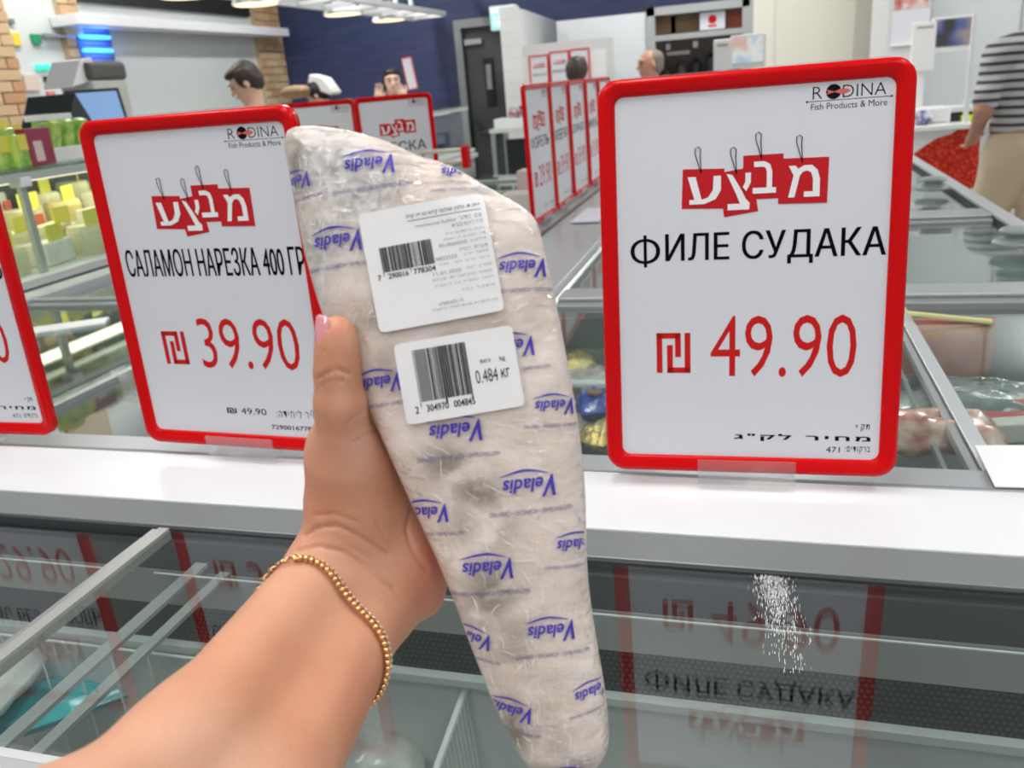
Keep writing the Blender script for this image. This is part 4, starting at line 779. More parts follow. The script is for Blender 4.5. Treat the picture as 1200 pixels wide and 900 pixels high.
# ================================================================== PEOPLE
def person(head, yaw, label, hair_m, skin_m, top_m, leg_m, sleeve='short', headyaw=0., nod=0., arms=None, female=False, hair='short', res=.009, fat=1., stride=0.):
    s = float(head[2])/1.62
    t = thing('person', label, 'person', (head[0], head[1], 0), yaw); S_ = lambda p: tuple(float(q)*s for q in p)
    ch, sn = math.cos(headyaw), math.sin(headyaw); cn, sn2 = math.cos(nod), math.sin(nod)
    Rh = np.array([[ch, -sn, 0], [sn, ch, 0], [0, 0, 1.]])@np.array([[1, 0, 0], [0, cn, -sn2], [0, sn2, cn]]); hc = np.array([0, 0, 1.62])
    H = lambda x, y, z: tuple((hc+Rh@np.array([x, y, z]))*s)
    def E_(c, r, R=None, k=.01): return ('e', c, tuple(q*s for q in r), R, k)
    def C_(a, b, ra, rb, k=.02): return ('c', S_(a), S_(b), ra*s, rb*s, k)
    arms = arms or [((-.21, .0, 1.12), (-.22, -.06, .86)), ((.21, .0, 1.12), (.22, -.06, .86))]
    sw = .165 if female else .185
    hd = [E_(H(0, .012, .028), (.074, .092, .086), Rh), E_(H(0, -.022, -.035), (.055, .060, .070), Rh, .03), E_(H(0, -.055, -.078), (.028, .025, .022), Rh, .02),
          ('c', H(0, -.082, .012), H(0, -.105, -.022), .009*s, .012*s, .012), E_(H(.012, -.094, -.024), (.008, .008, .007), Rh, .006), E_(H(-.012, -.094, -.024), (.008, .008, .007), Rh, .006),
          E_(H(.078, .012, -.008), (.010, .020, .032), Rh, .006), E_(H(-.078, .012, -.008), (.010, .020, .032), Rh, .006), E_(H(0, -.084, -.050), (.022, .010, .008), Rh, .008), E_(H(0, -.074, .036), (.055, .018, .014), Rh, .015)]
    body = hd+[('c', H(0, .02, -.07), S_((0, .025, 1.42)), .055*s, .058*s, .03)]
    tors = [C_((-.10, .02, 1.36), (.10, .02, 1.36), .075, .075, .05), C_((0, .01, 1.28), (0, .02, 1.06), .13*fat, .115*fat, .06), C_((-.08, .015, 1.25), (-.07, .02, 1.04), .10*fat, .095*fat, .06), C_((.08, .015, 1.25), (.07, .02, 1.04), .10*fat, .095*fat, .06), C_((-sw, .02, 1.37), (sw, .02, 1.37), .055, .055, .05), C_((-.07, .03, .93), (.07, .03, .93), .11*fat, .11*fat, .06)]
    if female: tors += [E_(S_((-.07, -.085, 1.22)), (.06, .05, .06), None, .03), E_(S_((.07, -.085, 1.22)), (.06, .05, .06), None, .03)]
    sd_ = stride
    legs = [C_((-.09, .02, .88), (-.095, -.05*sd_, .50), .092*fat, .060, .03), C_((-.095, -.05*sd_, .50), (-.10, .03+.36*sd_, .10), .056, .038, .02), C_((.09, .02, .88), (.095, -.22*sd_, .50), .092*fat, .060, .03), C_((.095, -.22*sd_, .50), (.10, .03-.28*sd_, .09), .056, .038, .02)]
    feet = [C_((-.10, .04+.36*sd_, .06*(1 if sd_ else .67)), (-.11, -.13+.36*sd_, .03), .038, .030, .02), C_((.10, .04-.28*sd_, .04), (.11, -.13-.28*sd_, .03), .038, .030, .02)]
    arm = []; hands = []; slv = []
    for sg, (el, wr) in zip((-1, 1), arms):
        shd = np.array([sg*(sw+.015), .02, 1.355]); el = np.array(el); wr = np.array(wr); arm += [C_(shd, el, .050, .040, .02), C_(el, wr, .040, .027, .02)]
        d = wr-el; d = d/np.linalg.norm(d); ax = np.cross(d, (0, 1, 0)); ax = ax/max(np.linalg.norm(ax), 1e-6); sd = np.cross(d, ax)
        pc = wr+d*.05; hands += [C_(wr, pc, .024, .030, .015), C_(pc+ax*.018, pc-ax*.018, .018, .018, .015)]
        for f_, (o_, L_) in enumerate(((-.030, .062), (-.010, .075), (.010, .070), (.030, .055))):
            p0 = pc+ax*o_+d*.03; p1 = p0+d*L_*.55+sd*.006; p2 = p1+d*L_*.45+sd*.022; hands += [C_(p0, p1, .0095, .0085, .005), C_(p1, p2, .0085, .0072, .005)]
        hands += [C_(pc-ax*.025-d*.02, pc-ax*.055+d*.015, .012, .010, .01), C_(pc-ax*.055+d*.015, pc-ax*.058+d*.045, .010, .008, .006)]
        e2 = shd+(el-shd)*.80
        slv += [C_(shd, e2, .062, .058, .03)] if sleeve == 'short' else [C_(shd, el, .062, .052, .03), C_(el, wr, .052, .038, .02)]
    V, Fq = solid(body+tors+legs+feet+arm+hands, res, .02); mesh_np('body', V, Fq, skin_m, t)
    infl = lambda L_, d: [(p[0], p[1], p[2], p[3]+d, p[4]+d, p[5]) if p[0] == 'c' else ('e', p[1], tuple(q+d for q in p[2]), p[3], p[4]) for p in L_]
    V, Fq = solid(infl([x_ for i_, x_ in enumerate(tors) if i_ != 5], .012)+slv, res*1.2, .03); V = V+.004*np.sin(V[:, [2]]*55+V[:, [0]]*30)*np.array([1, 1, 0]); mesh_np('shirt' if sleeve == 'short' else 'jacket', V, Fq, top_m, t)
    V, Fq = solid(infl([tors[5]]+legs, .018), res*1.2, .03); mesh_np('trousers', V, Fq, leg_m, t)
    V, Fq = solid(infl(feet, .010), res, .02); mesh_np('shoes', V, Fq, mat('shoe_dark', (.05, .04, .04), .5), t)
    hp = [E_(H(0, .030, .045), (.083, .092, .083), Rh, .01), E_(H(0, .055, .0), (.078, .070, .085), Rh, .02)]
    if hair == 'fringe': hp += [E_(H(0, -.030, .085), (.065, .060, .03), Rh, .02), E_(H(.066, .01, .02), (.018, .045, .05), Rh, .02), E_(H(-.066, .01, .02), (.018, .045, .05), Rh, .02)]
    if hair == 'bun': hp += [E_(H(0, -.012, .082), (.070, .065, .035), Rh, .02), E_(H(.070, .02, -.01), (.018, .040, .07), Rh, .02), E_(H(-.070, .02, -.01), (.018, .040, .07), Rh, .02), E_(H(0, .12, .0), (.04, .04, .04), Rh, .02)]
    if hair == 'receding': hp = [E_(H(0, .045, .045), (.080, .080, .070), Rh, .01), E_(H(0, .055, -.01), (.078, .066, .07), Rh, .02)]
    V, Fq = solid(hp, res*.8, .02); V = V+.0025*np.sin(V[:, [0]]*260)*np.array([0, 0, 1]); mesh_np('hair', V, Fq, hair_m, t)
    for sg in (-1, 1):
        e = MB().lathe(H(sg*.030, -.084, .012), [(.0, -.004*s), (.010*s, -.003*s), (.013*s, 0), (.010*s, .003*s), (.0, .004*s)], 10, Rh@np.diag([1, 1, .9])).build('eye', mat('eye_dark', (.03, .02, .02), .2), t)
        q = MB(); q.tube([H(sg*.014, -.093, .032), H(sg*.030, -.095, .038), H(sg*.048, -.086, .033)], .0032*s, 6); q.build('eyebrow', hair_m, t)
    q = MB(); q.tube([H(-.020, -.092, -.050), H(0, -.097, -.048), H(.020, -.092, -.050)], [.003*s, .0052*s, .003*s], 6); q.build('lips', mat('lips', (.45, .12, .10), .4), t)
    return t
skinA = mat('skin_light', (.72, .43, .32), .5, sss=.0); skinB = mat('skin_tan', (.45, .22, .14), .5)
hairK = mat('hair_black', (.012, .010, .010), .45, bump=.5, bscale=200, bdist=.002); hairB = mat('hair_brown_black', (.028, .016, .012), .5, bump=.5, bscale=200, bdist=.002); hairG = mat('hair_grey', (.20, .16, .13), .6, bump=.5, bscale=200, bdist=.002)
def stripes(name, c1, c2, period, thr, wav=.3):
    m = bpy.data.materials.new(name); m.use_nodes = True; N, L = nt(m); b = N['Principled BSDF']; b.inputs['Roughness'].default_value = .8
    tc = N.new('ShaderNodeTexCoord'); wv = N.new('ShaderNodeTexWave'); wv.bands_direction = 'Z'; wv.inputs['Scale'].default_value = 1/period/ (20/ (2*math.pi)) ; wv.inputs['Distortion'].default_value = wav; wv.inputs['Detail'].default_value = 1; L.new(tc.outputs['Object'], wv.inputs['Vector'])
    r = N.new('ShaderNodeValToRGB'); r.color_ramp.interpolation = 'CONSTANT'; e = r.color_ramp.elements; e[0].color = (*c1, 1); e[1].position = thr; e[1].color = (*c2, 1); L.new(wv.outputs[0], r.inputs[0]); L.new(r.outputs[0], b.inputs['Base Color']); return m
st1 = stripes('shirt_stripes', (.06, .055, .05), (.50, .51, .52), .040, .36)
st2 = stripes('apron_stripes', (.10, .10, .12), (.78, .78, .78), .030, .35)
beige = mat('beige_cotton', (.60, .49, .34), .85, bump=.3, bscale=14, bdist=.01)
person(Dp(1226, -12, 3.9), math.radians(196), 'man in a grey striped T-shirt and beige trousers walking at the right edge', hairK, skinB, st1, beige, 'short', 0, 0, [((-.23, .04, 1.12), (-.16, -.20, 1.02)), ((.27, .08, 1.12), (.19, -.13, 1.00))], res=.008, fat=1.10, stride=.8)
person(Dp(287, 98, 5.3), math.radians(-62), 'dark haired person in a fine striped shirt bending over the cheese counter', hairB, skinA, st2, mat('dark_cloth', (.04, .04, .05), .8), 'short', 0, .45, [((-.20, -.12, 1.14), (-.12, -.36, 1.12)), ((.20, -.12, 1.14), (.10, -.36, 1.10))], hair='fringe')
person(Dp(460, 97, 7.2), math.radians(12), 'dark haired woman holding a pink edged notice up beside her head by the blue wall', hairK, mat('skin_pale', (.78, .52, .42), .5), mat('pink_top', (.6, .35, .35), .8), mat('dark_cloth', ()), 'short', .25, -.05, [((-.24, -.12, 1.16), (-.13, -.14, 1.48)), ((.26, -.10, 1.18), (.12, -.12, 1.48))], female=True, hair='bun')
person(Dp(677, 86, 6.15), math.radians(175), 'dark haired person in a black jacket seen from behind before the tiled wall', hairB, skinA, mat('black_jacket', (.02, .025, .03), .7), mat('dark_cloth', ()), 'long', 0, .1, None, hair='bun' if False else 'fringe')
person(Dp(761, 76, 6.6), math.radians(-60), 'grey haired man in a light blue shirt looking left behind the zander sign', hairG, skinB, mat('light_blue_shirt', (.42, .50, .66), .8), mat('dark_cloth', ()), 'short', -.1, 0, None, hair='receding', fat=1.1)
q = thing('hooded_scarf', 'beige hood lying on the shoulders of the person in the black jacket', 'scarf', Dp(677, 101, 6.11)); MB().lathe((0, 0, 0), [(.11, -.03), (.12, -.01), (.09, .02), (.07, .035)], 20).build('hood_folds', mat('hood_beige', (.60, .48, .42), .85), q, smooth=True)
p = Dp(479, 82, 7.15); t = thing('framed_notice', 'narrow pink edged white notice held up by the woman at the blue wall', 'notice', p, .5); t.rotation_euler = (0, -.12, .2); MB().box(-.045, .045, 0, .008, -.16, .10).build('notice_frame', mat('pink_red_plastic', (.70, .10, .14), .3), t, .004); MB().box(-.035, .035, -.002, 0, -.15, .09).build('sheet', PAPER, t)
# white capped worker bending (only the cap and a back show)
person(Dp(372, 112, 6.9), math.radians(-80), 'worker in a white paper cap bent behind the salmon sign by the blue wall', hairK, skinA, mat('tan_overall', (.42, .28, .16), .8), mat('dark_cloth', ()), 'long', 0, .5, None, hair='fringe')
t = thing('paper_cap', 'white paper cap on the bent worker by the blue wall', 'cap', Dp(380, 99, 6.85), -1.4); t.rotation_euler = (0, .35, -.2); MB().prism([(-.12, -.05), (.12, -.05), (.14, -.02), (.02, .06), (-.12, .05)], -.06, .06).build('cap_shell', WHITE, t, .01)
o = pillow('tan_bundle', Dp(347, 108, 6.8), (.22, .16, .10), mat('tan_overall', ()), 0, .05, 61, crimp=False); tag(o, 'tan bundle beside the white paper cap, above the second red sign', 'bundle')

# ================================================================== THE PACK
PD = .405                                     # distance of the pack from the viewer's eye
def pk(px, py): return ((px-600)/FPX*PD, (450-py)/FPX*PD)           # pack plane coordinates, metres
OUT = [(334, 166), (337, 155), (346, 150), (362, 148), (382, 149), (402, 152), (424, 157), (445, 163), (468, 172), (492, 184), (520, 191), (544, 203), (570, 219), (595, 232), (617, 245), (630, 260), (635, 280), (641, 305), (648, 335), (655, 372), (662, 408), (669, 445), (676, 486), (682, 530), (686, 575), (687, 625), (688, 665), (692, 705), (700, 755), (708, 800), (713, 840), (714, 868), (708, 888), (694, 904), (672, 914), (645, 916), (626, 908), (612, 888), (596, 862), (582, 832), (568, 798), (553, 760), (539, 722), (525, 686), (512, 655), (498, 624), (481, 588), (462, 546), (445, 508), (426, 470), (404, 425), (388, 392), (375, 360), (364, 322), (356, 290), (349, 255), (342, 215), (336, 185)]
poly = np.array([pk(*p) for p in OUT]); A_ = poly; B_ = np.roll(poly, -1, 0)
# outline rounded off by a few corner-cutting passes
for _ in range(2):
    nx = np.roll(poly, -1, 0); poly = np.stack([poly*.75+nx*.25, poly*.25+nx*.75], 1).reshape(-1, 2)
A_ = poly; B_ = np.roll(poly, -1, 0)
def pdist(P):
    """distance to the outline, positive inside"""
    P = np.atleast_2d(P); ab = B_-A_; d = np.full(len(P), 1e9)
    for a, e in zip(A_, ab):
        q = P-a; t = np.clip((q@e)/(e@e), 0, 1); d = np.minimum(d, np.linalg.norm(q-t[:, None]*e, axis=1))
    ins = np.zeros(len(P), bool)
    for a, b in zip(A_, B_):
        c = ((a[1] > P[:, 1]) != (b[1] > P[:, 1])); xi = (b[0]-a[0])*(P[:, 1]-a[1])/np.where(abs(b[1]-a[1]) < 1e-12, 1e-12, b[1]-a[1])+a[0]; ins ^= c & (P[:, 0] < xi)
    return np.where(ins, d, -d)
TH = .0135
def nz(P, s, seed): return np.array([noise.noise(Vector((x*s, y*s, seed))) for x, y in P])
def pheight(P, lumps=True):
    """half thickness of the front of the pack over its mid plane"""
    P = np.atleast_2d(P); d = np.clip(pdist(P), 0, None); e = np.clip(d/.024, 0, 1); h = TH*np.sqrt(1-(1-e)**2)
    if lumps: k = np.clip(d/.004, 0, 1); h = h+k*(.0016*nz(P, 38, 1.7)+.0007*nz(P, 110, 5.1)); ice = np.exp(-(((P[:, 0]-pk(410, 240)[0])/.03)**2+((P[:, 1]-pk(410, 240)[1])/.028)**2)); h = h+k*ice*.0010*nz(P, 320, 2.2)
    return h
PKM = Matrix(((CR[0], CU[0], -CF[0], EYE[0]+CF[0]*PD), (CR[1], CU[1], -CF[1], EYE[1]+CF[1]*PD), (CR[2], CU[2], -CF[2], EYE[2]+CF[2]*PD), (0, 0, 0, 1)))
pack = bpy.data.objects.new('frozen_fish_pack', None); COL.objects.link(pack); pack.matrix_world = PKM; pack.empty_display_size = .05
tag(pack, 'film wrapped frozen white fish fillet with blue prints held up in the hand', 'frozen fish')
# body: rows across the long axis
ax = np.array([.316, -.949]); ay = np.array([.949, .316]); al = poly@ax; cx_ = poly@ay
NR, NC = 190, 60
def shell(off, amp=0.):
    V = []; rows = []
    for r in range(NR+1):
        v = al.min()+(al.max()-al.min())*(.5-.5*math.cos(math.pi*(r+.35)/(NR+.7))); xs = []
        for a, b, va, vb in zip(cx_, np.roll(cx_, -1), al, np.roll(al, -1)):
            if (va-v)*(vb-v) <= 0 and va != vb: xs.append(a+(b-a)*(v-va)/(vb-va))
        lo, hi = min(xs), max(xs); u = (lo+hi)/2-(hi-lo)/2*np.cos(np.linspace(0, math.pi, NC+1)); rows.append(u[:, None]*ay+v*ax)
    P = np.concatenate(rows); h = pheight(P); d = pdist(P); e = np.clip(d/.002, 0, 1)
    hf = h+off+off*0; hb = -np.clip(h, 0, TH*.9)-off
    if amp: hf = hf+e*amp*nz(P@np.array([[1, .3], [-.3, 1]])*np.array([1, 5]), 160, 8.8)
    F_ = np.column_stack([P, hf]); Bk = np.column_stack([P, hb]); V = np.concatenate([F_, Bk]); n = (NR+1)*(NC+1); Q = []
    for r in range(NR):
        for c in range(NC):
            i = r*(NC+1)+c; Q.append((i, i+1, i+NC+2, i+NC+1)); Q.append((n+i, n+i+NC+1, n+i+NC+2, n+i+1))
    for r in range(NR):
        i = r*(NC+1); Q.append((i, i+NC+1, n+i+NC+1, n+i)); i += NC; Q.append((i, n+i, n+i+NC+1, i+NC+1))
    for c in range(NC): Q.append((c, n+c, n+c+1, c+1)); i = NR*(NC+1)+c; Q.append((i, i+1, n+i+1, n+i))
    return V, Q
fm = bpy.data.materials.new('frozen_fillet'); fm.use_nodes = True; N, L = nt(fm); b = N['Principled BSDF']; b.inputs['Roughness'].default_value = .45
tc = N.new('ShaderNodeTexCoord')
def noise_fac(scale, lo, hi, det=4, vec=None, dist=0.):
    n = N.new('ShaderNodeTexNoise'); n.inputs['Scale'].default_value = scale; n.inputs['Detail'].default_value = det; n.inputs['Distortion'].default_value = dist; L.new(vec or tc.outputs['Object'], n.inputs['Vector'])
    r = N.new('ShaderNodeMapRange'); r.inputs[1].default_value = lo; r.inputs[2].default_value = hi; L.new(n.outputs[0], r.inputs[0]); return r.outputs[0], n
def mixc(fac, a, b_):
    m = N.new('ShaderNodeMix'); m.data_type = 'RGBA'; L.new(fac, m.inputs[0]) if not isinstance(fac, float) else None
    if isinstance(fac, float): m.inputs[0].default_value = fac
    for i, v in ((6, a), (7, b_)):
        if isinstance(v, tuple): m.inputs[i].default_value = (*v, 1)
        else: L.new(v, m.inputs[i])
    return m.outputs[2]
def attr(nm): a = N.new('ShaderNodeAttribute'); a.attribute_name = nm; return a.outputs['Fac']
def mul(a, b_):
    m = N.new('ShaderNodeMath'); m.operation = 'MULTIPLY'; L.new(a, m.inputs[0])
    if isinstance(b_, float): m.inputs[1].default_value = b_
    else: L.new(b_, m.inputs[1])
    return m.outputs[0]
c0 = mixc(noise_fac(26, .35, .65)[0], (.94, .83, .76), (.84, .71, .62))
c0 = mixc(noise_fac(140, .55, .75)[0], c0, (.90, .84, .79))
c0 = mixc(mul(attr('ice'), 1.0), c0, mixc(noise_fac(240, .4, .62)[0], (.44, .43, .42), (.72, .72, .72)))
c0 = mixc(mul(attr('dark'), noise_fac(95, .25, .52)[0]), c0, (.20, .15, .09))
L.new(c0, b.inputs['Base Color']); b.inputs['Subsurface Weight'].default_value = .25; b.inputs['Subsurface Radius'].default_value = (.006, .004, .003); b.inputs['Subsurface Scale'].default_value = 1
bp = N.new('ShaderNodeBump'); bp.inputs['Strength'].default_value = .5; bp.inputs['Distance'].default_value = .001; n = N.new('ShaderNodeTexNoise'); n.inputs['Scale'].default_value = 300; L.new(tc.outputs['Object'], n.inputs['Vector']); L.new(n.outputs[0], bp.inputs['Height']); L.new(bp.outputs[0], b.inputs['Normal'])
V, Q = shell(0.); body = mesh_np('fish_fillet', V, Q, fm, pack)
def blob(P, lst):
    o = np.zeros(len(P))
    for (px, py, rx, ry, s) in lst: c = pk(px, py); k = PD/FPX; o = np.maximum(o, s*np.exp(-(((P[:, 0]-c[0])/(rx*k))**2+((P[:, 1]-c[1])/(ry*k))**2)))
    return o
ice = blob(V, [(395, 205, 48, 42, 1.), (430, 235, 45, 50, .9), (385, 290, 36, 40, .8), (370, 340, 26, 40, .5)])
drk = blob(V, [(525, 540, 34, 24, .9), (562, 572, 34, 22, .9), (545, 610, 22, 30, .6), (590, 620, 26, 30, .45), (575, 690, 34, 40, .9), (600, 740, 26, 40, .6), (602, 848, 20, 36, 1.), (632, 900, 34, 16, 1.), (460, 430, 20, 30, .6), (405, 400, 16, 30, .7), (352, 200, 12, 40, .8), (640, 850, 30, 40, .5), (440, 375, 26, 22, .6), (680, 890, 20, 14, .6)])
for nm_, va in (('ice', ice), ('dark', drk)): at_ = body.data.attributes.new(nm_, 'FLOAT', 'POINT'); at_.data.foreach_set('value', va.astype(np.float32))
film = glass_mat('cling_film', (.97, .97, .97), .07, .07, bump=1.0, bscale=110, bdist=.008, stretch=(.55, 1.6, 1), opaque=.05, haze=(.92, .92, .93))
V, Q = shell(.0006, .0003); mesh_np('plastic_film', V, Q, film, pack)
# long creases pulled in the film, coloured white to paint its glints
rs = random.Random(21); cr = MB()
def crease(pts, w):
    P = np.array([pk(*p) for p in pts]); d = pdist(P)
    if (d < .0015).any(): return
    h = pheight(P)+.0008; q = np.column_stack([P, h]); cr.tube(q, [w*.2]+[w]*(len(q)-2)+[w*.2], 4)
for k in range(850):
    x, y = rs.uniform(340, 700), rs.uniform(160, 900)
    fx, fy = (395, 470) if y < 640 else (660, 1010); dx, dy = x-fx, y-fy; ln = math.hypot(dx, dy)
    if rs.random() < .25: dx, dy = rs.uniform(-1, 1)*ln, rs.uniform(-1, 1)*ln; ln = math.hypot(dx, dy)
    l = rs.uniform(4, 24); b_ = rs.uniform(-3, 3); n_ = 6
    crease([(x+dx/ln*l*(i/n_)-dy/ln*b_*math.sin(math.pi*i/n_), y+dy/ln*l*(i/n_)+dx/ln*b_*math.sin(math.pi*i/n_)) for i in range(n_+1)], rs.uniform(.00006, .00018))
cr.build('glint_creases', mat('glint_crease', (.97, .97, .98), .08, coat=1.), pack, smooth=True, kind='stuff')
# prints on the film
def on_pack(off):
    def fn(X, Y):
        P = np.column_stack([X, Y]); return np.column_stack([P, pheight(P)+off])
    return fn
INK = mat('violet_blue_ink', (.055, .035, .42), .4)
INK2 = mat('thin_blue_ink', (.07, .07, .26), .4)
def subdiv(V2, F2, mx):
    """split long print triangles so they follow the pack"""
    V2 = [tuple(p) for p in V2]; st = [f for F1 in F2 for f in ([F1] if len(F1) == 3 else [(F1[0], F1[i], F1[i+1]) for i in range(1, len(F1)-1)])]; out = []; mid = {}
    def md(a, b):
        k = (min(a, b), max(a, b))
        if k not in mid: mid[k] = len(V2); V2.append(((V2[a][0]+V2[b][0])/2, (V2[a][1]+V2[b][1])/2))
        return mid[k]
    while st:
        f = st.pop(); L_ = [math.dist(V2[f[i]], V2[f[(i+1) % 3]]) for i in range(3)]; m = max(L_)
        if m <= mx: out.append(f); continue
        i = L_.index(m); a, b, c = f[i], f[(i+1) % 3], f[(i+2) % 3]; q = md(a, b); st += [(a, q, c), (q, b, c)]
    return np.array(V2), out
def print_on(mb, s, px, py, wpx, hpx, ang, off=.0012, bold=0., shear=0., mx=.004, clip=True, extra=None):
    """centre px,py; the print stands upside down when ang is about pi"""
    v, f = text_geo(s, bold) if s else (np.array(extra[0], float), extra[1])
    if not len(v): return
    v = (v-.5)*np.array([wpx, hpx]); v = v+np.column_stack([v[:, 1]*shear, np.zeros(len(v))]); c, t = math.cos(ang), math.sin(ang)
    q = np.column_stack([px+v[:, 0]*c-v[:, 1]*t, py-(v[:, 0]*t+v[:, 1]*c)]); P = np.column_stack([(q[:, 0]-600)/FPX*PD, (450-q[:, 1])/FPX*PD])
    P, f = subdiv(P, f, mx)
    if clip:
        d = pdist(P); f = [g for g in f if min(d[i] for i in g) > .0006]
        if not f: return
    us = sorted({i for g in f for i in g}); mp = {i: k for k, i in enumerate(us)}; P = P[us]; f = [tuple(mp[i] for i in g) for g in f]
    mb.add(np.column_stack([P, pheight(P)+off]), f)
def swoosh():
    top = []; bot = []
    for i in range(21):
        u = i/20; y = .5+.34*math.sin(u*math.pi*1.55+2.4)*(1-.2*u); th = .06+.24*math.sin(math.pi*min(1, u*1.02))**.8; top.append((u, y+th/2)); bot.append((u, y-th/2))
    return top+bot, [(i, i+1, 22+i, 21+i) for i in range(20)]
SWO = swoosh()
LOGOS = [(440, 201, 54, 12, 1.), (350, 219, 42, 12, 1.3), (543, 206, 44, 8, 1.25), (404, 289, 54, 10, 1.), (614, 317, 52, 8, 1.), (450, 449, 50, 12, 1.), (650, 475, 44, 6, 1.), (538, 503, 58, 9, 1.), (621, 565, 58, 9, 1.), (503, 598, 50, 10, 1.), (676, 634, 46, 4, 1.), (574, 659, 56, 8, 1.), (646, 730, 52, 8, 1.), (553, 742, 46, -2, 1.), (693, 801, 40, 18, 1.), (600, 823, 46, -4, 1.), (668, 901, 50, 2, 1.), (600, 408, 52, 10, 1.), (640, 400, 50, 8, 1.) ][:18]
for (x, y, w_, tilt, k) in LOGOS:
    lo = MB(); li = MB()
    a = math.pi+math.radians(tilt-3); c_, t_ = math.cos(a), math.sin(a); sc = w_/54
    def off_(dx, dy): return x+(dx*c_-dy*t_)*sc, y-(dx*t_+dy*c_)*sc
    q = off_(-21, 1); print_on(lo, 'V', q[0], q[1], 15*sc, 23*sc, a, bold=.035, shear=.25)
    q = off_(8, -1); print_on(lo, 'eladis', q[0], q[1], 43*sc, 15*sc, a, bold=.022, shear=.22)
    q = off_(6, -14); print_on(lo, None, q[0], q[1], 52*sc, 9*sc, a, extra=SWO)
    q = off_(2, 27); print_on(li, 'НАТУРАЛЬНО • КОРИСНО • СМАЧНО', q[0], q[1], 88*sc, 5.0*sc, a, bold=.004, mx=.006)
    lo.build('brand_print', INK, pack, fix=False)
    if li.v: li.build('slogan_print', INK2, pack, fix=False)
# two stickers
def sticker(cx, cy, w_, h_, ang, prints, name='paper_sticker', lab=None):
    n = 20; v = []; f = []; R_ = 4/ w_
    for i in range(n+1):
        for j in range(n+1):
            u, q = i/n, j/n
            dx, dy = max(abs(u-.5)*w_-(w_/2-5), 0), max(abs(q-.5)*h_-(h_/2-5), 0)
            if dx > 0 and dy > 0 and math.hypot(dx, dy) > 5: k = 5/math.hypot(dx, dy); u = .5+math.copysign((w_/2-5+dx*k)/w_, u-.5); q = .5+math.copysign((h_/2-5+dy*k)/h_, q-.5)
            v.append((u, q))
    f = [(i*(n+1)+j, (i+1)*(n+1)+j, (i+1)*(n+1)+j+1, i*(n+1)+j+1) for i in range(n) for j in range(n)]
    c, t = math.cos(ang), math.sin(ang); V2 = (np.array(v)-.5)*np.array([w_, h_]); q = np.column_stack([cx+V2[:, 0]*c-V2[:, 1]*t, cy-(V2[:, 0]*t+V2[:, 1]*c)])
    P = np.column_stack([(q[:, 0]-600)/FPX*PD, (450-q[:, 1])/FPX*PD]); h = pheight(P, False)*.85+.15*pheight(P)+.0026
    tp_ = np.column_stack([P, h]); bt = np.column_stack([P, h-.0004]); nn = (n+1)**2; F_ = list(f)+[tuple(reversed([a+nn for a in g])) for g in f]
    e = [i*(n+1) for i in range(n+1)]+[n*(n+1)+j for j in range(1, n+1)]+[i*(n+1)+n for i in range(n-1, -1, -1)]+[j for j in range(n-1, 0, -1)]
    F_ += [(e[i], e[(i+1) % len(e)], e[(i+1) % len(e)]+nn, e[i]+nn) for i in range(len(e))]
    o = mesh_np(name, np.concatenate([tp_, bt]), F_, mat('sticker_white', (.82, .82, .83), .32), pack, False)
    if lab: o['label'] = lab
    def place(mb, X, Y, F2):
        q = np.column_stack([cx+X*c-Y*t, cy-(X*t+Y*c)]); P = np.column_stack([(q[:, 0]-600)/FPX*PD, (450-q[:, 1])/FPX*PD]); P, F2 = subdiv(P, F2, .006)
        mb.add(np.column_stack([P, pheight(P, False)*.85+.15*pheight(P)+.0029]), F2)
    for (pn, items, m_) in prints:
        mb = MB()
        for it in items:
            if it[0] == 't': _, s, x0, x1, y0, y1, bo = it; v_, f_ = text_geo(s, bo); place(mb, x0+v_[:, 0]*(x1-x0), y0+v_[:, 1]*(y1-y0), f_)
            else: _, x0, x1, y0, y1 = it; place(mb, np.array([x0, x1, x1, x0]), np.array([y0, y0, y1, y1]), [(0, 1, 2, 3)])
        mb.build(pn, m_, o, fix=False)
def bars(x0, x1, y0, y1, seed, n=30, guard=6):
    r = random.Random(seed); x = 0.; out = []; tot = 95.; k = 0; mods = []
    while x < tot: wv = r.choice((1, 1, 2, 1, 3)); gp = r.choice((1, 1, 2, 1)); mods.append((x, wv)); x += wv+gp
    for a, wv in mods:
        if a+wv > tot: break
        ed = a < 2 or a > 91 or 45 < a < 49; out.append(('b', x0+(x1-x0)*a/tot, x0+(x1-x0)*(a+wv)/tot, y0-(guard if ed else 0), y1))
    return out
GREYINK = mat('grey_sticker_ink', (.30, .30, .32), .5)
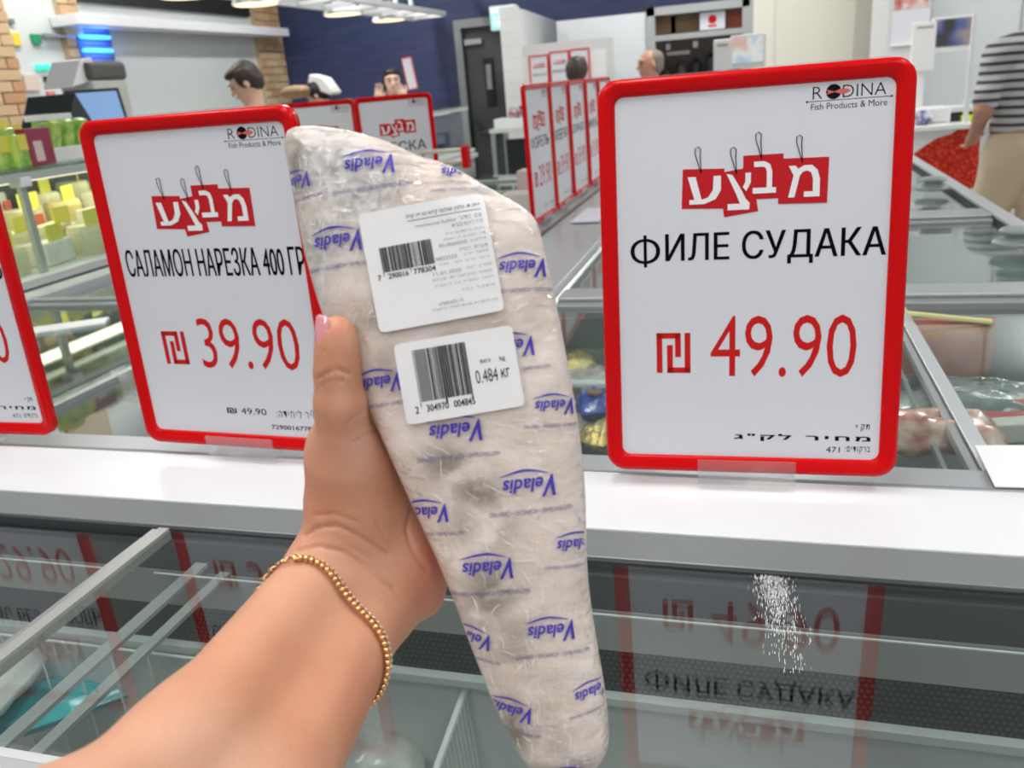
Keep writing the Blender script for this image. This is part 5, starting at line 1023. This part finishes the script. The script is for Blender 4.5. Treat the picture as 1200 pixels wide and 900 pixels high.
# upper sticker: 155 x 133 px, turned 11 degrees
T1 = math.radians(10.5)
hl = [('t', HB('פילה דג סלמון אטלנטי קפוא בציפוי קרח'), -18, 66, 52, 58, .01), ('b', -18, 66, 49.6, 50.2)]
up = [('t', HB('שם מדעי'), 40, 66, 41, 45.5, 0), ('t', 'merluccius hubbsi', -10, 36, 41, 45, 0), ('t', HB('מכיל לפחות 85% דג'), 30, 66, 34, 39, .01), ('t', HB('היבואן: אורתודוקס בע"מ'), 22, 66, 26, 30, 0), ('t', HB('דרך המגבים 12 ראשלצ'), 18, 66, 20, 24, 0), ('t', HB('טלפון'), 48, 66, 14, 18, 0), ('t', '03-9560550', 12, 44, 14, 18, 0),
      ('t', HB('תוצרת: רוסיה'), 34, 66, 6, 10, 0), ('t', HB('מפעל יצרן'), 38, 66, 0, 4, 0), ('t', '0822555', 6, 30, 0, 4, 0), ('t', HB('מיוצר על פי תקן - סביר'), 8, 66, -7, -3, 0), ('t', HB('תאריך ייצור'), 38, 66, -16, -12, 0), ('t', '11.01.2020', 0, 32, -16, -12, 0), ('t', HB('לשמור בהקפאה 18- מעלות'), -2, 66, -23, -19, .01), ('t', HB('לאחר הפשרה אין להקפיא'), 0, 66, -30, -26, 0), ('t', HB('משקל נטו'), 30, 66, -39, -35, 0), ('t', '4768-005-19', 0, 28, -50, -46, 0), ('t', HB('אין להקפיא שנית לאחר הפשרה'), -8, 66, -56, -52, .01)]
sticker(509, 313, 143, 136, T1, [('headline', hl, BLACK), ('small_print', up, GREYINK), ('barcode', bars(-55, 6, -2, 26, 3, guard=4), BLACK), ('barcode_digits', [('t', '7', -62, -58, -10, -4, .01), ('t', '290016', -50, -27, -10, -4, .01), ('t', '778304', -21, 4, -10, -4, .01)], BLACK)], lab='upper white sticker with a small barcode and Hebrew print')
T2 = math.radians(9.5)
wt_ = [('t', 'ВАГА', 26, 38, 9, 13, .01), ('t', 'kg', 48, 54, 7, 14, .0), ('t', '0.484', 18, 43, -13, 2, -.005), ('t', 'кг', 47, 57, -11, -1, .0)]
sticker(540.5, 440, 135, 92, T2, [('barcode', bars(-48, 12, -23, 36, 8, guard=6), BLACK), ('barcode_digits', [('t', '2', -55, -51, -35, -27, .01), ('t', '304970', -42, -17, -35, -27, .01), ('t', '004845', -11, 13, -35, -27, .01)], BLACK), ('weight_print', wt_, BLACK)], lab='lower white sticker with a large barcode and the weight')

# ================================================================== THE HAND AND FOREARM
def cw(px, py, d): return Dp(px, py, d)
def R3(nrm, along):
    n_ = np.array(nrm, float); n_ /= np.linalg.norm(n_); a = np.array(along, float); a = a-n_*(a@n_); a /= np.linalg.norm(a); return np.column_stack([a, np.cross(n_, a), n_])
mm = .001
prims = []
def seg(p0, p1, r0, r1, k=.006): prims.append(('c', cw(*p0), cw(*p1), r0*mm, r1*mm, k))
# forearm: two blended tapered limbs side by side give the oval section
for s_ in (-1, 1):
    o1 = np.array([27, 23])*s_; o2 = np.array([40, 34])*s_
    seg((402+o1[0], 702+o1[1], .418), (266+o2[0], 912+o2[1], .335), 19.5, 24.0, .016)
    seg((266+o2[0], 912+o2[1], .335), (84+o2[0], 1070+o2[1]*1.2, .275), 24.0, 27, .016)
    pB, pC = cw(266+o2[0], 912+o2[1], .335), cw(84+o2[0], 1070+o2[1]*1.2, .275); prims.append(('c', pC, pC+(pC-pB)/np.linalg.norm(pC-pB)*.12, .027, .031, .02))
# wrist into palm
seg((392, 668, .420), (400, 600, .424), 18, 17.5, .014); seg((452, 705, .427), (478, 655, .431), 17, 15, .014)
seg((425, 680, .425), (440, 600, .436), 17, 14, .014)
prims.append(('e', cw(413, 556, .420), (.034, .0225, .0190), R3(CF, CU*1.0+CR*-.12), .012))      # thenar mound
prims.append(('e', cw(430, 600, .428), (.028, .0200, .0160), R3(CF, CU*1.0+CR*-.5), .012))
prims.append(('e', cw(486, 655, .436), (.030, .0150, .0150), R3(CF, CU*.85-CR*.25), .012))      # heel of the little-finger side
# palm behind the pack
seg((430, 590, .444), (455, 480, .446), 12, 11.5, .014); seg((455, 600, .447), (500, 487, .449), 12, 11.5, .014); seg((480, 620, .448), (538, 512, .450), 12, 11.5, .014); seg((490, 645, .446), (566, 552, .449), 12.5, 11, .014)
seg((395, 520, .428), (455, 470, .444), 11, 10, .014)
# thumb
seg((404, 540, .410), (399, 473, .3960), 15.0, 11.3, .012); seg((399, 473, .3960), (395, 436, .3915), 11.2, 9.9, .006); seg((395, 436, .3915), (392.5, 393, .3890), 9.8, 8.6, .005)
prims.append(('e', cw(395, 408, .3885), (.0130, .0094, .0088), R3(CF, CU*1.0+CR*.03), .004))
# four fingers spread behind the pack
for P4, R4 in ((((455, 472, .446), (504, 385, .451), (545, 322, .449), (572, 286, .440)), (10.5, 9.2, 8.2, 7.2)), (((500, 487, .449), (556, 408, .455), (600, 352, .452), (620, 322, .442)), (10.5, 9.4, 8.4, 7.4)), (((538, 512, .450), (592, 455, .456), (626, 420, .452), (638, 398, .443)), (10.2, 9, 8, 7)), (((566, 552, .449), (610, 512, .454), (640, 488, .450), (652, 472, .442)), (9.2, 8, 7.2, 6.4))):
    for i in range(3): seg(P4[i], P4[i+1], R4[i], R4[i+1], .004)
V, Fq = solid(prims, .0014, .008)
# crease lines: shallow grooves where the skin folds
rel_ = V-EYE; dep = rel_@CF; PX = 600+FPX*(rel_@CR)/dep; PY = 450-FPX*(rel_@CU)/dep
me_t = bpy.data.meshes.new('tmp'); me_t.from_pydata(V.tolist(), [], Fq.tolist()); me_t.update(); nr = np.zeros(len(V)*3); me_t.vertices.foreach_get('normal', nr) if hasattr(me_t.vertices[0], 'normal') else None; nr = nr.reshape(-1, 3); bpy.data.meshes.remove(me_t)
front = (nr@CF) < .15
CREASES = [([(371, 444), (384, 436), (398, 433), (410, 438)], 1.8, .0011), ([(374, 452), (388, 446), (402, 446)], 1.5, .0007), ([(356, 628), (372, 618), (396, 616), (424, 630), (455, 650)], 2.0, .0010), ([(348, 645), (372, 640), (402, 646), (436, 668), (462, 690)], 2.0, .0010), ([(368, 604), (392, 602), (420, 612)], 1.5, .0006),
           ([(481, 596), (476, 622), (486, 650), (500, 668)], 2.2, .0009), ([(404, 498), (424, 484), (436, 478)], 1.5, .0005), ([(414, 520), (432, 508), (448, 502)], 1.5, .0006), ([(440, 606), (452, 632), (468, 652)], 1.6, .0006), ([(408, 640), (430, 652), (452, 676), (470, 700)], 1.5, .0006), ([(372, 408), (380, 412), (388, 424)], 1.2, .00025)]
disp = np.zeros(len(V))
for pts, wd_, dp_ in CREASES:
    pts = np.array(pts, float); d = np.full(len(V), 1e9)
    for a, b_ in zip(pts[:-1], pts[1:]):
        e = b_-a; t = np.clip(((PX-a[0])*e[0]+(PY-a[1])*e[1])/(e@e), 0, 1); d = np.minimum(d, np.hypot(PX-a[0]-t*e[0], PY-a[1]-t*e[1]))
    disp -= 1.5*dp_*np.exp(-(d/wd_)**2)*front
V = V+nr*disp[:, None]
sk = bpy.data.materials.new('skin'); sk.use_nodes = True; N, L = nt(sk); b = N['Principled BSDF']; b.inputs['Roughness'].default_value = .48; b.inputs['Subsurface Weight'].default_value = .12; b.inputs['Subsurface Radius'].default_value = (.010, .004, .002); b.inputs['Subsurface Scale'].default_value = 1
tc = N.new('ShaderNodeTexCoord'); c0 = mixc(noise_fac(28, .35, .65)[0], (.62, .29, .170), (.56, .245, .14)); c0 = mixc(noise_fac(11, .4, .66)[0], c0, (.64, .34, .22)); c0 = mixc(attr('flush'), c0, (.62, .17, .12)); c0 = mixc(attr('pale'), c0, (.68, .40, .30)); c0 = mixc(mul(noise_fac(330, .68, .78)[0], .35), c0, (.48, .20, .12))
L.new(c0, b.inputs['Base Color'])
n = N.new('ShaderNodeTexVoronoi'); n.inputs['Scale'].default_value = 700; L.new(tc.outputs['Object'], n.inputs['Vector']); n2 = N.new('ShaderNodeTexNoise'); n2.inputs['Scale'].default_value = 130; L.new(tc.outputs['Object'], n2.inputs['Vector']); ad = N.new('ShaderNodeMath'); ad.operation = 'ADD'; L.new(mul(n.outputs['Distance'], .35), ad.inputs[0]); L.new(n2.outputs[0], ad.inputs[1])
bp = N.new('ShaderNodeBump'); bp.inputs['Strength'].default_value = .35; bp.inputs['Distance'].default_value = .0010; L.new(ad.outputs[0], bp.inputs['Height']); L.new(bp.outputs[0], b.inputs['Normal'])
arm = mesh_np('person', V, Fq, sk); tag(arm, 'bare left hand and forearm reaching in from below, holding the frozen pack', 'person')
def blob3(lst):
    o = np.zeros(len(V))
    for (px, py, rx, ry, s) in lst: o = np.maximum(o, s*np.exp(-(((PX-px)/rx)**2+((PY-py)/ry)**2)))
    return o
flush = blob3([(512, 650, 22, 42, .9), (500, 690, 20, 40, .5), (400, 385, 16, 14, .3), (360, 560, 10, 60, .25), (445, 845, 30, 50, .3)]); pale = blob3([(425, 520, 26, 34, .7), (400, 470, 12, 40, .5), (410, 400, 8, 14, .4)])
for nm_, va in (('flush', flush), ('pale', pale)): at_ = arm.data.attributes.new(nm_, 'FLOAT', 'POINT'); at_.data.foreach_set('value', va.astype(np.float32))
# thumb nail, seen from its side
nc = cw(373.5, 387, .3826); nn_ = -CF*.74-CR*.67+CU*.06; Rn = R3(nn_, CU+CR*.02); g = MB(); nu, nv = 12, 12; vs = []
for i in range(nu+1):
    for j in range(nv+1):
        u, v = i/nu*2-1, j/nv*2-1; U, W_ = u*math.sqrt(1-v*v*.35), v*math.sqrt(1-u*u*.35); vs.append(nc+Rn@np.array([U*.0072, W_*.0056, .0008-.0026*W_*W_-.0007*U*U]))
g.add(vs, [(i*(nv+1)+j, (i+1)*(nv+1)+j, (i+1)*(nv+1)+j+1, i*(nv+1)+j+1) for i in range(nu) for j in range(nv)])
nail = g.build('thumb_nail', mat('pink_nail_polish', (.74, .30, .34), .12, coat=1.), arm, smooth=True, fix=False); sd = nail.modifiers.new('thick', 'SOLIDIFY'); sd.thickness = .0007; nail['label'] = 'glossy pink thumb nail'

# ================================================================== THE BRACELET
bvh = BVHTree.FromPolygons([Vector(p) for p in V.tolist()], Fq.tolist())
def hit(px, py):
    d = Vector(_ray(px, py)); h = bvh.ray_cast(Vector(EYE), d.normalized()); return np.array(h[0]) if h[0] is not None else None
hA, hB, hC = cw(303, 692, .405), hit(408, 708), cw(436, 846, .395)
pn = np.cross(hB-hA, hC-hA); pn /= np.linalg.norm(pn); ctr = cw(374, 772, .408); ctr = ctr-pn*((ctr-hA)@pn)
e1 = hB-ctr; e1 /= np.linalg.norm(e1); e2 = np.cross(pn, e1); ring = []
for k in range(240):
    a = 2*math.pi*k/240; d = e1*math.cos(a)+e2*math.sin(a); h = bvh.ray_cast(Vector(ctr), Vector(d)); ring.append(np.array(h[0]) if h[0] is not None else ctr+d*.03)
ring = np.array(ring)
for _ in range(45): ring = (np.roll(ring, 1, 0)+ring*2+np.roll(ring, -1, 0))/4
ring = np.array([r+(r-ctr)/np.linalg.norm(r-ctr)*.0024 for r in ring])
ll = np.concatenate([[0], np.cumsum(np.linalg.norm(np.roll(ring, -1, 0)-ring, axis=1))]); tot = ll[-1]
def rpt(s):
    s = s % tot; i = min(np.searchsorted(ll, s, 'right')-1, 239); u = (s-ll[i])/(ll[i+1]-ll[i]); a, b_ = ring[i], ring[(i+1) % 240]; return a+(b_-a)*u, (b_-a)/np.linalg.norm(b_-a)
br = thing('bracelet', 'gold double strand bracelet of beads and tiny crystals around the wrist', 'bracelet', ctr); gold = mat('gold', (.80, .50, .24), .22, 1.); gold2 = mat('gold_pale', (.86, .62, .36), .2, 1.)
inv = Vector(ctr)
def bead_mesh():
    m = MB().lathe((0, 0, 0), [(.0004, -.00135), (.0012, -.0012), (.0017, -.0005), (.00175, 0), (.0017, .0005), (.0012, .0012), (.0004, .00135)], 10); o = m.build('bead', gold, smooth=True); d = o.data; bpy.data.objects.remove(o); return d
def torus(R_, r_, n1=12, n2=6):
    vs = [((R_+r_*math.cos(b_*2*math.pi/n2))*math.cos(a*2*math.pi/n1), (R_+r_*math.cos(b_*2*math.pi/n2))*math.sin(a*2*math.pi/n1), r_*math.sin(b_*2*math.pi/n2)) for a in range(n1) for b_ in range(n2)]
    return vs, [(a*n2+b_, ((a+1) % n1)*n2+b_, ((a+1) % n1)*n2+(b_+1) % n2, a*n2+(b_+1) % n2) for a in range(n1) for b_ in range(n2)]
bme = bead_mesh(); o = MB().add(*torus(.00115, .0004)).build('link', gold2, smooth=True); lme = o.data; bpy.data.objects.remove(o)
o = MB().lathe((0, 0, 0), [(.0008, -.0002), (.0008, .0002), (.0004, .0006)], 8).build('crystal', mat('crystal', (.85, .85, .88), .05, coat=1.)); cme = o.data; bpy.data.objects.remove(o)
def frame(pos, zdir, ydir):
    z = zdir/np.linalg.norm(zdir); y = ydir-z*(ydir@z); y /= np.linalg.norm(y); x = np.cross(y, z); return Matrix(((x[0], y[0], z[0], pos[0]-ctr[0]), (x[1], y[1], z[1], pos[1]-ctr[1]), (x[2], y[2], z[2], pos[2]-ctr[2]), (0, 0, 0, 1)))
sgn = 1 if pn@(CR*1.0+CU*1.0) > 0 else -1                                  # outer strand lies towards the hand
nb = int(tot/.0029)
for k in range(nb):
    p, t_ = rpt(k*tot/nb); out_ = (p-ctr)/np.linalg.norm(p-ctr); s2 = rpt(k*tot/nb)[0]
    sx_ = 600+FPX*((p-EYE)@CR)/((p-EYE)@CF)
    frontish = (out_@CF) < .2
    if frontish and sx_ < 343: continue                                     # the clasp takes over here
    o = bpy.data.objects.new('bead', bme); COL.objects.link(o); o.parent = br; o.matrix_local = frame(p-pn*sgn*.0012, t_, out_)
nl = int(tot/.0027)
for k in range(nl):
    p, t_ = rpt(k*tot/nl); out_ = (p-ctr)/np.linalg.norm(p-ctr); q = p+pn*sgn*.0023+out_*.0003
    o = bpy.data.objects.new('crystal_link', lme); COL.objects.link(o); o.parent = br; o.matrix_local = frame(q, out_+pn*sgn*.35, t_)
    c_ = bpy.data.objects.new('crystal', cme); COL.objects.link(c_); c_.parent = o
q = MB(); arc = []
for k in range(240):
    p = ring[k]; sx_ = 600+FPX*((p-EYE)@CR)/((p-EYE)@CF)
    if sx_ < 350 and (p-ctr)@CF < .01: arc.append((k, p))
for (k, p) in arc[::5]:
    out_ = (p-ctr)/np.linalg.norm(p-ctr); t_ = ring[(k+1) % 240]-ring[k-1]
    o = MB().add(*torus(.0021, .00045, 16, 6)).build('clasp_ring', gold, None, smooth=True); o.parent = br; o.matrix_local = frame(p-pn*sgn*.0014, out_, t_)
